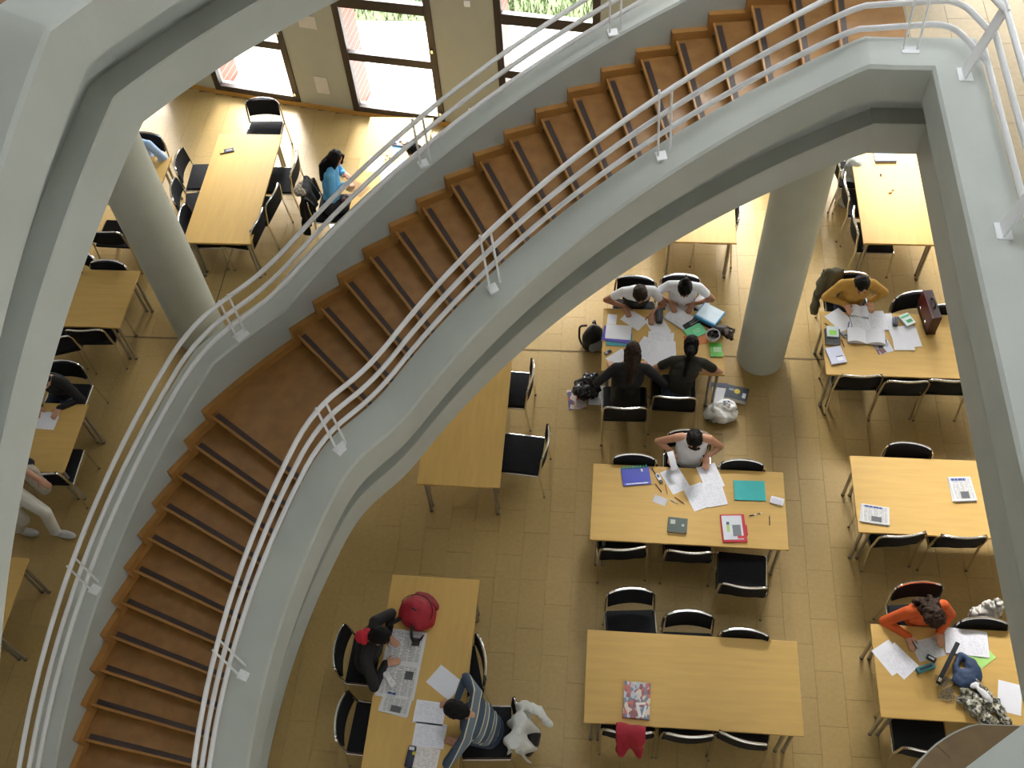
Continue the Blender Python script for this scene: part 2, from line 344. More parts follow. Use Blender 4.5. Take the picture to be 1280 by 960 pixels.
# --- upper flight overhead
up = empty('upper_staircase', (CX, CY, 5), 0, 'pale concrete underside and side of the next stair flight overhead', 'staircase')
def upart(nm, mb, m, smooth=False):
    mb.v = [(x - CX, y - CY, z - 5) for x, y, z in mb.v]; return mb.build(nm, m, up, smooth)
KX2 = tuple(148.2 + (h + .62) * 3.6 - q for h in (-.62, -.28, .12, .46) for q in (0, 17))
mb = MB(); sweep(mb, PROF_IN, angs(112, 185, KX2), zp2, 5.12); upart('inner_parapet', mb, M_CONC, True)
mb = MB(); sweep(mb, PROF_OUT, angs(112, 185, KX2), zp2, 5.12); upart('outer_parapet', mb, M_CONC, True)
mb = MB(); sweep(mb, [(5.10, -.27), (5.10, -.55), (6.70, -.55), (6.70, -.27)], angs(112, 185, KX2), zp2, 5.12); upart('soffit_slab', mb, M_CONC, True)
for t, z in [(a + 4.5, b + 5.33) for a, b in NOS if 112 < a + 4.5 < 182]:
    mb = MB(); sector(mb, 5.125, 6.64, t - (2.9 if abs(t - 150.05) > .1 else 10), t + OV, z - .035, z); upart('tread', mb, M_LINO)
# --- railings
def railing(name, label, R, hs, posts, th0, th1, tail=None, plateR=None, ph=.46):
    root = empty(name, (CX, CY, 0), 0, label, 'railing')
    def rp(nm, mb, smooth=True): mb.v = [(x - CX, y - CY, z) for x, y, z in mb.v]; return mb.build(nm, M_WHITE, root, smooth)
    for h in hs:
        pts = [pol(R, t, zp_s(t) + h) for t in angs(th0, th1)]
        if tail: pts = fillet([tail[-1] + Vector((0, 0, F1 + h)), tail[0] + Vector((0, 0, F1 + h)), pts[0]], .16, 6)[:-1] + pts
        mb = MB(); mb.tube(pts, .0225, 10); rp('rail', mb)
    for t in posts:
        c0 = pol(plateR, t, zp_s(t) + ph); rdir = (pol(R, t) - pol(plateR, t)); er = (pol(6, t) - pol(5, t)).normalized(); et = Vector((-er.y, er.x, 0))
        z1 = zp_s(t) + hs[-1] + .035; top = pol(R, t, z1)
        for s in (-1, 1):
            mb = MB(); mb.tube([c0 + et * s * .05, c0 * .5 + top * .5 + et * s * .05, top + et * s * .05], .011, 6); rp('post_bar', mb)
        mb = MB(); Mx = Matrix((er, et, Vector((0, 0, 1)))).transposed(); mb.bbox(c0 + Vector((0, 0, .008)), (.10, .14, .022), .004, Mx); rp('base_plate', mb, False)
    return root
def zp_s(t):                                       # smoothed line for the tubes
    return sum(zp(t + k * .8) for k in range(-3, 4)) / 7
INH, OUTH = (.61, .81, 1.02), (.52, .69, .88)
railing('handrail', 'white triple-tube handrail along the inner parapet of the stair', 5.10, INH, (104.65, 122, 142.3, 163.5, 181), 89, 182, [Vector((2.40, 6.70, 0)), Vector((2.575, 6.28, 0))], 4.99)
railing('handrail', 'white triple-tube handrail along the outer parapet of the stair', 6.76, OUTH, (88, 104.6, 120.9, 140.2, 161.5), 84, 182, None, 6.72, .37)
gr = empty('handrail', (2.5, 6.3, F1), 0, 'white triple-tube handrail along the straight gallery parapet', 'railing')
for h in INH:
    mb = MB(); mb.tube([(.08, .12, h), (.06, -4.3, h)], .0225, 10); mb.build('rail', M_WHITE, gr, True)
for y in (0, -1.5, -3.0, -4.3):
    mb = MB(); P0, P1 = Vector((-.05, y, .47)), Vector((.07, y, 1.06)); Md = Matrix.Rotation(-math.atan2(.12, .59) * -1, 3, 'Y')
    mb.box((P0 + P1) / 2 + Vector((.01, 0, 0)), (.014, .115, .60), Md); mb.build('bracket', M_WHITE, gr)
    mb = MB(); mb.bbox((-.03, y, .47), (.10, .14, .022), .004); mb.build('base_plate', M_WHITE, gr)
pc = empty('handrail_corner_post', tuple(pol(4.99, 84.8, F1 + .46)), 0, 'white twin-bar bracket holding the handrail at the stair head', 'railing')
for s in (-1, 1):
    mb = MB(); mb.tube([(s * .05, 0, 0), (s * .05, .11, .60)], .009, 6); mb.build('post_bar', M_WHITE, pc, True)
mb = MB(); mb.bbox((0, 0, .008), (.125, .075, .02), .004); mb.build('base_plate', M_WHITE, pc)
# wall papers and sockets
def wallpt(u, v):                                   # point on the north wall plane between windows
    best = None
    for i in range(len(WP) - 1):
        a, b = Vector((*WP[i], 0)), Vector((*WP[i + 1], 0)); d = (b - a).normalized(); nrm = Vector((-d.y, d.x, 0)); r = RW @ Vector((u - 640, v - 480, FPX))
        t = (a - CAMP).dot(nrm) / r.dot(nrm); p = CAMP + r * t; s = (p - a).dot(d)
        if -.01 <= s <= (b - a).length + .01: best = (p, d)
    return best
for (u, v), (w, h), lab in (((384, 27), (.26, .20), 'white notice sheet pinned high on the pier between two windows'), ((403, 106), (.21, .30), 'white notice sheet low on the pier between two windows')):
    p, d = wallpt(u, v); mb = MB(); mb.box((0, -.012, 0), (w, .01, h)); tag(mb.build('notice_sheet', mat('notice_paper', (.62, .60, .55), .7), loc=p, rz=math.atan2(d.y, d.x)), lab, 'paper')
for (u, v), lab in (((589, 138), 'small white wall socket low on the pier behind the outer handrail'), ((584, 4), 'small white wall box high on the pier above the low socket')):
    p, d = wallpt(u, v); mb = MB(); mb.bbox((0, -.012, 0), (.08, .03, .08), .006); tag(mb.build('wall_socket', M_WHITE, loc=p, rz=math.atan2(d.y, d.x)), lab, 'socket')
# ================================================================== furniture
TOP = .74
M_FOOT = mat('grey_plastic_foot', (.10, .095, .085), .6)
def table_meshes(Lx, Ly, along):
    key = (Lx, Ly)
    mb = MB(); mb.bbox((0, 0, TOP - .014), (Lx, Ly, .028), .005)
    me_top = mb.mesh('tabletop', M_BEECH if along == 'x' else M_BEECHY)
    legs = []
    for sx in (-1, 1):
        for sy in (-1, 1):
            x, y = sx * (Lx / 2 - .07), sy * (Ly / 2 - .07); l = MB()
            dx, dy = (sx * -.075, 0) if along == 'x' else (0, sy * -.075)
            for q in (0, 1): l.tube([(x + dx * q, y + dy * q, .018), (x + dx * q, y + dy * q, TOP - .03)], .019, 12)
            ft = []
            for q in (0, 1): f = MB(); f.tube([(x + dx * q, y + dy * q, 0), (x + dx * q, y + dy * q, .022)], .022, 10); ft.append(f.mesh('foot', M_FOOT, True))
            legs.append((l.mesh('leg', M_STEEL, True), ft))
    a = MB()
    for sy in (-1, 1): a.box((0, sy * (Ly / 2 - .07), TOP - .05), (Lx - .16, .025, .04))
    for sx in (-1, 1): a.box((sx * (Lx / 2 - .07), 0, TOP - .05), (.025, Ly - .16, .04))
    return me_top, legs, a.mesh('frame', M_STEEL)
TM = {'x': table_meshes(2.02, .91, 'x'), 'y': table_meshes(.90, 2.03, 'y'), 's': table_meshes(1.40, .92, 'x')}
def table(kind, x0, y0, label, rz=0):                # x0, y0: centre
    t = empty('reading_table', (x0, y0, 0), rad(rz), label, 'table', 'beech reading tables')
    me, legs, fr = TM[kind]; inst('tabletop', me, t); inst('frame', fr, t)
    for l, ft in legs:
        lo = inst('leg', l, t)
        for f in ft: inst('foot', f, lo)
    return t
def tx(kind, u, v, corner, label, rz=0):              # place by one corner seen in the photograph
    p = at(u, v, TOP); hx, hy = {'x': (1.01, .455), 'y': (.45, 1.015), 's': (.70, .46)}[kind]
    return table(kind, p.x + corner[0] * hx, p.y + corner[1] * hy, label, rz)
TA = tx('x', 737.5, 675, (1, 1), 'long beech table with blue spiral notebook, scattered papers and turquoise folder', -.3)
TB = tx('x', 729.5, 903, (1, 1), 'long beech table bare but for one colourful magazine')
TF = tx('s', 751.5, 463.5, (1, 1), 'short beech table crowded with papers between four students')
TE = tx('x', 1024.5, 389, (1, -1), 'long beech table holding a maroon briefcase and open books')
TC = tx('x', 1062, 569.5, (1, -1), 'long beech table with two folded newspapers')
TD = tx('x', 1087.5, 779.5, (1, -1), 'long beech table with navy bag and striped scarf')
T7 = tx('y', 521, 605, (1, 1), 'bare beech table half under the curved stair')
T8 = tx('y', 489.5, 718.5, (1, -1), 'long beech table with red backpack and newspapers', -.5)
TG = tx('y', 228, 303, (1, 1), 'long beech table ringed by seven chairs before the windows')
T16 = table('y', -2.95, 10.25, 'sunlit beech table where the woman in the blue jumper sits')
TH = tx('y', 1079.5, 304, (1, 1), 'bright sunlit table with grey tray at the gallery corner')
T11 = tx('y', 921, 304, (-1, 1), 'bright beech table partly behind the stair beam and round column')
TL1 = tx('x', 175, 338.5, (-1, -1), 'beech table with brown shoulder bag near the column')
TL2 = tx('x', 110, 505.5, (-1, -1), 'beech table where the person in black writes')
TL3 = tx('x', 36, 697.5, (-1, -1), 'beech table end showing beyond the lowest steps')
TL0 = table('x', -7.05, 9.95, 'beech table mostly behind the column, beside the light blue shirt')
# --- chairs (sitter faces +y of the chair)
def chair_meshes():
    P = {}
    n = 9; G = []                                        # seat cushion
    mb = MB(); mb.bbox((0, .0, .455), (.44, .44, .045), .018); P['seat'] = mb.mesh('seat', M_BLACK, True)
    mb = MB(); rows = []
    for k in range(7):
        z = .565 + k * .235 / 6; row = []
        for j in range(9):
            x = -.205 + j * .41 / 8; e = 1 - abs(x / .205) ** 6 * (.10 if k in (0, 6) else 0)
            y = -.235 - .035 * (1 - (x / .205) ** 2) - (z - .565) * .10; row.append((x, y, z))
        rows.append(row)
    f = [[(x, y + .016, z) for x, y, z in r] for r in rows]; b = [[(x, y - .012, z) for x, y, z in r] for r in rows]
    mb.grid(f); mb.grid(list(reversed(b)))
    ring = lambda g: [g[0][j] for j in range(9)] + [g[k][8] for k in range(1, 7)] + [g[6][j] for j in range(7, -1, -1)] + [g[k][0] for k in range(5, 0, -1)]
    rf, rb = ring(f), ring(b); mb.grid([rf + rf[:1], rb + rb[:1]])
    P['backrest'] = mb.mesh('backrest', M_BLACK, True)
    arc = [(-.232, -.222, .455), (-.230, -.242, .62), (-.222, -.252, .76), (-.175, -.270, .812), (-.09, -.290, .822), (0, -.297, .824), (.09, -.290, .822), (.175, -.270, .812), (.222, -.252, .76), (.230, -.242, .62), (.232, -.222, .455)]
    mb = MB(); mb.tube(fillet(arc, .05, 3), .0125, 8); P['back_frame'] = mb.mesh('back_frame', M_CHROME, True)
    mb = MB()
    for s in (-1, 1): mb.tube([(s * .232, -.225, .445), (s * .232, .215, .445)], .011, 8)
    mb.tube([(-.232, .215, .445), (.232, .215, .445)], .011, 8); P['seat_frame'] = mb.mesh('seat_frame', M_CHROME, True)
    P['legs'] = []
    for s in (-1, 1):
        mb = MB(); mb.tube([(s * .232, -.222, .46), (s * .235, -.265, .01)], .0115, 8); f = MB(); f.tube([(s * .235, -.265, 0), (s * .235, -.265, .02)], .013, 8); P['legs'].append((mb.mesh('leg', M_CHROME, True), f.mesh('foot', M_FOOT, True)))
        mb = MB(); mb.tube([(s * .232, .215, .445), (s * .237, .235, .01)], .0115, 8); f = MB(); f.tube([(s * .237, .235, 0), (s * .237, .235, .02)], .013, 8); P['legs'].append((mb.mesh('leg', M_CHROME, True), f.mesh('foot', M_FOOT, True)))
    return P
CM = chair_meshes()
def chair_at(x, y, face, label, group='black chairs at the reading tables'):
    c = empty('stacking_chair', (x, y, 0), rad(face - 90), label, 'chair', group); c.scale = (1.09, 1.06, 1.02)
    for k in ('seat', 'backrest', 'back_frame', 'seat_frame'): inst(k, CM[k], c)
    for l, f in CM['legs']: inst('foot', f, inst('leg', l, c))
    return c
def chair(u, v, face, label):                          # u, v: middle of the top tube of the back
    p = at(u, v, .82); d = Vector((math.cos(rad(face)), math.sin(rad(face)), 0)); q = p + d * .29
    return chair_at(q.x, q.y, face, label)
B = 'black padded chrome chair '
N, S_, E_, W_ = 90, 270, 0, 180
chair(793, 571, S_, B + 'tucked in beside the blue spiral notebook')
chair(928, 578, S_, B + 'tucked in behind the turquoise folder, brown bag on its seat')
chair(780, 686, N + 6, B + 'tucked in across from the blue spiral notebook')
chair(863, 690, N, B + 'tucked in opposite the woman in the white top')
chair(932, 733, N - 3, B + 'pulled out behind the red rimmed document case')
chair(788, 739, S_ + 5, B + 'pulled well back from the magazine table')
chair(862, 767, S_ + 1, B + 'half pulled out between two others at the magazine table')
chair(932, 790, S_ - 3, B + 'pushed hard in, diagonally across from the red jacket')
chair(786, 915, N, B + 'with the red jacket over its back')
chair(862, 919, N + 1, B + 'tucked in between the red jacket chair and the slanted chair')
chair(929, 924, N - 12, B + 'standing slanted at the corner of the magazine table')
chair(782, 510, N + 1, B + 'of the long haired student in black')
chair(844, 497, N - 1, B + 'of the student with the dark ponytail')
chair(1142, 368, S_ + 12, B + 'turned slightly, behind the maroon briefcase')
chair(1184, 384, S_, B + 'pushed in past the briefcase, half hidden by the parapet')
chair(1078, 470, N + 2, B + 'facing the open books, by the twin legs of the briefcase table')
chair(1136, 477, N + 2, B + 'between two others across from the man in mustard')
chair(1190, 476, N, B + 'of the briefcase table, partly cut off by the parapet')
chair(1138, 557, S_ - 6, B + 'alone across from two others at the newspaper table')
chair(1131, 669, N + 9, B + 'slanted, behind the newspaper with the blue masthead')
chair(1206, 671, N + 2, B + 'of the newspaper table touching the parapet edge')
chair(1230, 776, S_, B + 'with a pale bag, beside the student in orange')
chair(1166, 938, N, B + 'cut off by the brown curved landing')
chair(664, 467, W_ - 3, B + 'tucked in at the bare table under the stair')
chair(683, 551, W_ - 5, B + 'pulled back from the bare table under the stair')
chair(424, 893, E_ - 3, B + 'empty, next to the woman with the red scarf')
chair(603, 818, W_ + 16, B + 'slanted, across from the woman with the red scarf')
chair(222, 198, E_ + 3, B + 'turned to the window table, farthest from the column')
chair(216, 236, E_ + 12, B + 'in the middle of the column side of the window table')
chair(226, 269, E_ + 4, B + 'at the window table, half behind the column')
chair(368, 202, W_, B + 'on the woman\'s side of the window table, nearest the window')
chair(341, 242, W_ - 10, B + 'slanted in the middle of the woman\'s side of the window table')
chair(322, 273, W_ - 8, B + 'on the woman\'s side of the window table, by its twin legs')
chair(327, 125, S_ + 2, B + 'at the head of the window table under the glass')
chair(1058, 229, E_, B + 'tucked in at the bright table, next to the grey bag')
chair(1069, 272, E_, B + 'tucked in at the bright table, nearest its twin legs')
chair(923, 262, W_, B + 'peeping out behind the stair beam beside the column')
chair(134, 328, S_ - 2, B + 'tucked in across from the brown shoulder bag')
chair(103, 316, S_ - 25, B + 'turned, half hidden by the overhead flight')
chair(127, 290, N - 2, B + 'empty, between the column and the overhead flight')
chair(103, 413, N + 3, B + 'tucked in at the brown bag table, beside its twin legs')
chair(62, 425, N + 18, B + 'just showing under the overhead flight by the brown bag table')
chair(45, 592, N + 2, B + 'tucked in next to the person in white trousers')
chair(183, 168, S_ - 8, B + 'showing behind the column by the light blue shirt')
# ================================================================== people
import numpy as np
class Body:
    def __init__(s): s.mb = MB(); s.p = []; s.mi = 0
    def cone(s, a, b, ra, rb, m):
        a, b = Vector(a), Vector(b); d = b - a; L = d.length
        if L < 1e-5: d = Vector((0, 0, 1)); L = 1e-5
        t = d / L; n = 5; pts = []; rs = []
        for k in range(n + 1):
            q = math.pi / 2 * (1 - k / n); pts.append(a - t * ra * math.sin(q)); rs.append(max(ra * math.cos(q), .001))
        for k in range(n + 1):
            q = math.pi / 2 * k / n; pts.append(b + t * rb * math.sin(q)); rs.append(max(rb * math.cos(q), .001))
        s.mb.tube(pts, rs, 12); s.p.append(('c', a, b, ra, rb, m))
    def ell(s, c, ax, r, m):
        c = Vector(c); P = []
        for i in range(9):
            t = math.pi * (i + .001) / 8.002 - math.pi / 2; row = []
            for j in range(14):
                q = 2 * math.pi * j / 14; l = (math.cos(t) * math.cos(q) * r[0], math.cos(t) * math.sin(q) * r[1], math.sin(t) * r[2]); row.append(c + ax[0] * l[0] + ax[1] * l[1] + ax[2] * l[2])
            P.append(row)
        b = len(s.mb.v); s.mb.grid(P, closed=True); s.mb.f += [tuple(b + j for j in range(13, -1, -1)), tuple(b + 8 * 14 + j for j in range(14))]; s.mb.mi += [0, 0]
        s.p.append(('e', c, ax, r, m))
    def finish(s, name, mats, parent, vox=.0085, smooth=3, origin=Vector((0, 0, 0))):
        me = s.mb.mesh(name + '_raw', []); bm = bmesh.new(); bm.from_mesh(me); bmesh.ops.recalc_face_normals(bm, faces=bm.faces[:]); bm.to_mesh(me); bm.free()
        o = bpy.data.objects.new('tmp', me); COL.objects.link(o)
        r = o.modifiers.new('r', 'REMESH'); r.mode = 'VOXEL'; r.voxel_size = vox
        if smooth: q = o.modifiers.new('s', 'SMOOTH'); q.iterations = smooth; q.factor = .5
        dg = bpy.context.evaluated_depsgraph_get(); dg.update(); new = bpy.data.meshes.new_from_object(o.evaluated_get(dg)); bpy.data.objects.remove(o); bpy.data.meshes.remove(me)
        new.name = name; new.materials.clear()
        for m in mats: new.materials.append(m)
        n = len(new.polygons); ctr = np.empty(n * 3); new.polygons.foreach_get('center', ctr); ctr = ctr.reshape(-1, 3)
        best = np.full(n, 1e9); idx = np.zeros(n, int)
        for p in s.p:
            if p[0] == 'c':
                a, b = np.array(p[1]), np.array(p[2]); d = b - a; t = np.clip(((ctr - a) @ d) / max(d @ d, 1e-9), 0, 1); dist = np.linalg.norm(ctr - a - t[:, None] * d, axis=1) - (p[3] + (p[4] - p[3]) * t)
            else:
                A = np.array([list(v) for v in p[2]]); l = (ctr - np.array(p[1])) @ A.T; k = np.linalg.norm(l / np.array(p[3]), axis=1); dist = (k - 1) * min(p[3])
            w = dist < best; best[w] = dist[w]; idx[w] = p[-1]
        new.polygons.foreach_set('material_index', idx.astype(np.int32)); new.polygons.foreach_set('use_smooth', [True] * n)
        v = np.empty(len(new.vertices) * 3); new.vertices.foreach_get('co', v); v = v.reshape(-1, 3) - np.array(origin); new.vertices.foreach_set('co', v.ravel()); new.update()
        ob = bpy.data.objects.new(name, new); COL.objects.link(ob)
        if parent: ob.parent = parent
        return ob
SKIN = mat('skin', (.52, .27, .17), .5, var=.05, scale=20); SKIN_D = mat('tanned_skin', (.40, .19, .11), .5, var=.05, scale=20)
HAIR_K = mat('black_hair', (.004, .0032, .0032), .62, var=.5, scale=30, bump=.7, bscale=70, stretch=(1, 1, .25), spec=.2)
HAIR_B = mat('brown_hair', (.022, .011, .007), .62, var=.5, scale=30, bump=.7, bscale=70, stretch=(1, 1, .25), spec=.2)
JEAN = cm('2e3e58', .8); SHOE = cm('24201e', .6)
Zv = Vector((0, 0, 1))
def ik(a, b, l1, l2, pole):
    d = b - a; D = min(d.length, (l1 + l2) * .995); t = d.normalized(); b = a + t * D
    x = (l1 * l1 - l2 * l2 + D * D) / (2 * D); h = math.sqrt(max(l1 * l1 - x * x, 0)); p = (pole - t * pole.dot(t)).normalized()
    return a + t * x + p * h, b
def hand(B, w, d, up, m, side, curl=.35, s=1.):
    d = d.normalized(); up = (up - d * up.dot(d)).normalized(); lat = d.cross(up).normalized()
    pc = w + d * .045 * s; B.ell(pc, (d, lat, up), (.052 * s, .042 * s, .017 * s), m)
    for i, (o, L) in enumerate(((-.030, .062), (-.010, .072), (.010, .068), (.029, .055))):
        k = w + d * .085 * s + lat * o * s; k1 = k + (d - up * curl * .5).normalized() * L * .5 * s; k2 = k1 + (d - up * curl * 1.6).normalized() * L * .5 * s
        B.cone(k - d * .02, k1, .0098, .009, m); B.cone(k1, k2, .009, .0078, m)
    tb = w + d * .025 + lat * side * .03 * s; t1 = tb + (d * .6 + lat * side * .9 - up * .2).normalized() * .035 * s; t2 = t1 + (d + lat * side * .25 - up * .3).normalized() * .032 * s
    B.cone(tb, t1, .0125, .0105, m); B.cone(t1, t2, .0105, .009, m)
def head_parts(B, root, hc, f, u, skin_i, hairm, style, org, back=None):
    s_ = f.cross(u)
    B.ell(hc + u * .01, (s_, f, u), (.074, .092, .105), skin_i); B.ell(hc - u * .05 + f * .03, (s_, f, u), (.052, .06, .065), skin_i)
    B.cone(hc + f * .088 + u * .005, hc + f * .112 - u * .025, .009, .014, skin_i)
    for k in (-1, 1): B.ell(hc + s_ * k * .076 - f * .005 - u * .01, (s_, f, u), (.010, .018, .030), skin_i)
    Hh = Body(); ax = (s_, f, u)
    Hh.ell(hc + u * .028 - f * .022, ax, (.089, .098, .106), 0); Hh.ell(hc - f * .045 - u * .02, ax, (.082, .068, .10), 0)
    if style == 'long':
        b0 = hc - f * .055 - u * .05; b1 = back[0]; b2 = back[1]
        Hh.cone(b0, b1, .080, .072, 0); Hh.cone(b1, b2, .072, .04, 0)
        for k in (-1, 1): Hh.cone(hc + s_ * k * .07 + f * .01 + u * .01, hc + s_ * k * .075 - u * .13 + f * .01, .032, .02, 0)
    if style == 'bun': Hh.ell(hc - f * .11 + u * .07, ax, (.052, .048, .048), 0); Hh.cone(hc - f * .12 + u * .04, hc - f * .16 - u * .02, .03, .012, 0)
    if style == 'tail': Hh.cone(hc - f * .10 + u * .01, hc - f * .15 - u * .03, .04, .045, 0); Hh.cone(hc - f * .15 - u * .03, back[1], .045, .025, 0)
    if style == 'curly':
        rr = random.Random(3)
        for k in range(90):
            q = rr.uniform(0, 6.28); e = rr.uniform(-.7, 1.2); dv = s_ * math.cos(q) * math.cos(e) + (-f) * abs(math.sin(q)) * math.cos(e) * 1.0 + f * (.25 if rr.random() > .6 else 0) + u * math.sin(e)
            Hh.ell(hc + dv.normalized() * .085 + u * .02 - f * .02, ax, [rr.uniform(.020, .034)] * 3, 0)
        for k in range(60): Hh.ell(hc - u * rr.uniform(.06, .20) - f * rr.uniform(.0, .09) + s_ * rr.uniform(-.11, .11), ax, [rr.uniform(.02, .032)] * 3, 0)
    if style in ('side', 'long'):
        Hh.cone(hc + f * .07 + u * .085, hc + f * .085 - s_ * .05 + u * .02, .022, .016, 0); Hh.cone(hc + f * .07 + u * .085, hc + f * .08 + s_ * .055 + u * .0, .022, .014, 0)
    ho = Hh.finish('hair', [hairm], root, .0095, 1, org); amp = .016 if style == 'curly' else .009
    for v in ho.data.vertices:
        c_ = v.co; v.co = c_ + v.normal * (noise.noise(Vector((c_.x * 34, c_.y * 34, c_.z * 16))) * amp + noise.noise(c_ * 75) * amp * .5)
    for k in (-1, 1):
        e = MB(); bm = bmesh.new(); bmesh.ops.create_icosphere(bm, subdivisions=2, radius=.011); e.add([v.co + (hc + f * .083 + s_ * k * .032 + u * .012 - org) for v in bm.verts], [[v.index for v in q.verts] for q in bm.faces]); bm.free()
        e.build('eye', cm('2b1d16', .2), root, True)
    e = MB(); e.tube([hc + f * .086 - u * .055 - s_ * .022 - org, hc + f * .094 - u * .056 - org, hc + f * .086 - u * .055 + s_ * .022 - org], [.003, .006, .003], 6); e.build('mouth', cm('8a4038', .5), root, True)
def person(label, hip, face, head, hands, top, legs=JEAN, sleeve='long', skin=SKIN, hair=HAIR_K, style='short', tilt=50, hz=None, shoes=SHOE, poles=(None, None), L=.50, hand_up=None, headturn=0, yoke=None, knee=.43, bulk=1.):
    fw = Vector((math.cos(rad(face)), math.sin(rad(face)), 0)); sd = Vector((fw.y, -fw.x, 0))        # sd: sitter's right
    org = Vector((hip[0], hip[1], 0)); hipc = Vector((hip[0], hip[1], .545)) - fw * .04
    root = empty('person', org, 0, label, 'person')
    t = rad(tilt); fh = Vector((math.cos(rad(face + headturn)), math.sin(rad(face + headturn)), 0)); f = fh * math.cos(t) - Zv * math.sin(t); u = fh * math.sin(t) + Zv * math.cos(t)
    best = None
    for k in range(60):
        z = .92 + k * .008 if hz is None else hz; hc = at(head[0], head[1], z); nk = hc - u * .115 - f * .035; e = abs((nk - hipc).length - L)
        if best is None or e < best[0]: best = (e, hc, nk)
    _, hc, nk = best; T = (nk - hipc).normalized()
    B = Body(); SK, TP, LG, SH, YK = 0, 1, 2, 3, 4
    bk = (T.cross(sd)).normalized(); bk = bk if bk.dot(fw) < 0 else -bk; ax = (sd, -bk, T)
    sh = nk - T * .055
    B.ell(hipc, (sd, fw, Zv), (.17, .13, .11), LG); B.ell(hipc + T * .13, ax, (.152 * bulk, .115 * bulk, .14), TP); B.ell(hipc + T * .29, ax, (.172 * bulk, .125 * bulk, .15), TP); B.ell(sh - T * .07, ax, (.178 * bulk, .108 * bulk, .10), TP if yoke is None else YK)
    sleeveless = sleeve == 'none'
    for k, hnd in ((1, hands[0]), (-1, hands[1])):
        s0 = sh + sd * k * .172 * bulk - T * .015; B.cone(sh + sd * k * (.11 if sleeveless else .06), s0, .050 if sleeveless else .058, .048 if sleeveless else .056, SK if sleeveless else TP if yoke is None else YK)
        if hnd is None: tgt = hipc + fw * .30 + sd * k * .12 + Zv * .10
        else: tgt = at(*hnd) if len(hnd) == 3 else hnd[0]
        pole = poles[0 if k == 1 else 1]; pole = (sd * k * .5 - Zv * .7 - fw * .05) if pole is None else (sd * k * pole[0] + fw * pole[1] + Zv * pole[2])
        dv = (tgt - s0); hl = .13; wr_t = tgt - (Vector((dv.x, dv.y, 0)).normalized() * hl if dv.length > hl else Vector((0, 0, 0)))
        el, wr = ik(s0, wr_t, .285, .25, pole)
        m1 = SK if sleeveless else (TP if sleeve == 'long' or yoke is None else YK); md = (s0 + el) / 2
        if sleeve == 'short': B.cone(s0, md, .056, .054, m1); B.cone(md, el, .043, .038, SK)
        else: B.cone(s0, el, .060 if m1 else .046, .052 if m1 else .038, m1)
        B.cone(el, wr, .050 if sleeve == 'long' else .038, .036 if sleeve == 'long' else .026, TP if sleeve == 'long' else SK)
        hd_ = (tgt - wr); hd_ = hd_ if hd_.length > .02 else (wr - el); B.cone(wr - (wr - el).normalized() * .02, wr + hd_.normalized() * .02, .026, .024, SK)
        hand(B, wr, hd_, Zv if hand_up is None else hand_up, SK, -k)
    for k in (-1, 1):
        h0 = hipc + sd * k * .085 - Zv * .01; kn = Vector((hip[0], hip[1], .52)) + fw * knee + sd * k * .10; an = kn + fw * -.02 - Zv * .43
        B.cone(h0, kn, .088, .064, LG); B.cone(kn, an, .06, .045, LG); B.ell(an + fw * .07 - Zv * .035, (fw, sd, Zv), (.135, .048, .05), SH)
    B.cone(nk - T * .05, nk + (hc - nk) * .5, .052, .047, SK)
    back = (nk + bk * .085 - T * .03, sh + bk * .115 - T * .14)
    head_parts(B, root, hc, f, u, SK, hair, style, org, back)
    B.finish('body', [skin, top, legs, shoes, yoke or top], root, .0085, 3, org)
    return root, dict(hc=hc, nk=nk, sh=sh, hip=hipc, fw=fw, sd=sd, T=T, bk=bk, org=org, f=f, u=u)
def band_mat(name, cols, axis, scale):
    m = bpy.data.materials.new(name); m.use_nodes = True; nt = m.node_tree; b = nt.nodes['Principled BSDF']; b.inputs['Roughness'].default_value = .85
    tc = nt.nodes.new('ShaderNodeTexCoord'); dt = nt.nodes.new('ShaderNodeVectorMath'); dt.operation = 'DOT_PRODUCT'; dt.inputs[1].default_value = axis; nt.links.new(tc.outputs['Object'], dt.inputs[0])
    mu = nt.nodes.new('ShaderNodeMath'); mu.operation = 'MULTIPLY'; mu.inputs[1].default_value = scale; nt.links.new(dt.outputs['Value'], mu.inputs[0])
    fr = nt.nodes.new('ShaderNodeMath'); fr.operation = 'FRACT'; nt.links.new(mu.outputs[0], fr.inputs[0])
    cr = nt.nodes.new('ShaderNodeValToRGB'); cr.color_ramp.interpolation = 'CONSTANT'; nt.links.new(fr.outputs[0], cr.inputs[0]); nt.links.new(cr.outputs[0], b.inputs['Base Color'])
    el = cr.color_ramp.elements
    while len(el) < len(cols): el.new(.5)
    for e, (p, c) in zip(el, cols): e.position = p; e.color = (*srgb(c), 1)
    return m
CH = B
def seat_for(u, v, z, face, label):                    # an occupied chair: seat middle from a pixel on the seat plane
    p = at(u, v, z); chair_at(p.x, p.y, face, label); return (p.x, p.y)
def occ(u, v, face, label, ymin=-99):
    p = at(u, v, .82); d = Vector((math.cos(rad(face)), math.sin(rad(face)), 0)); q = p + d * .29; q.y = max(q.y, ymin); chair_at(q.x, q.y, face, label); return (q.x, q.y)
def seat_xy(x, y, face, label): chair_at(x, y, face, label); return (x, y)
PEOPLE = {}
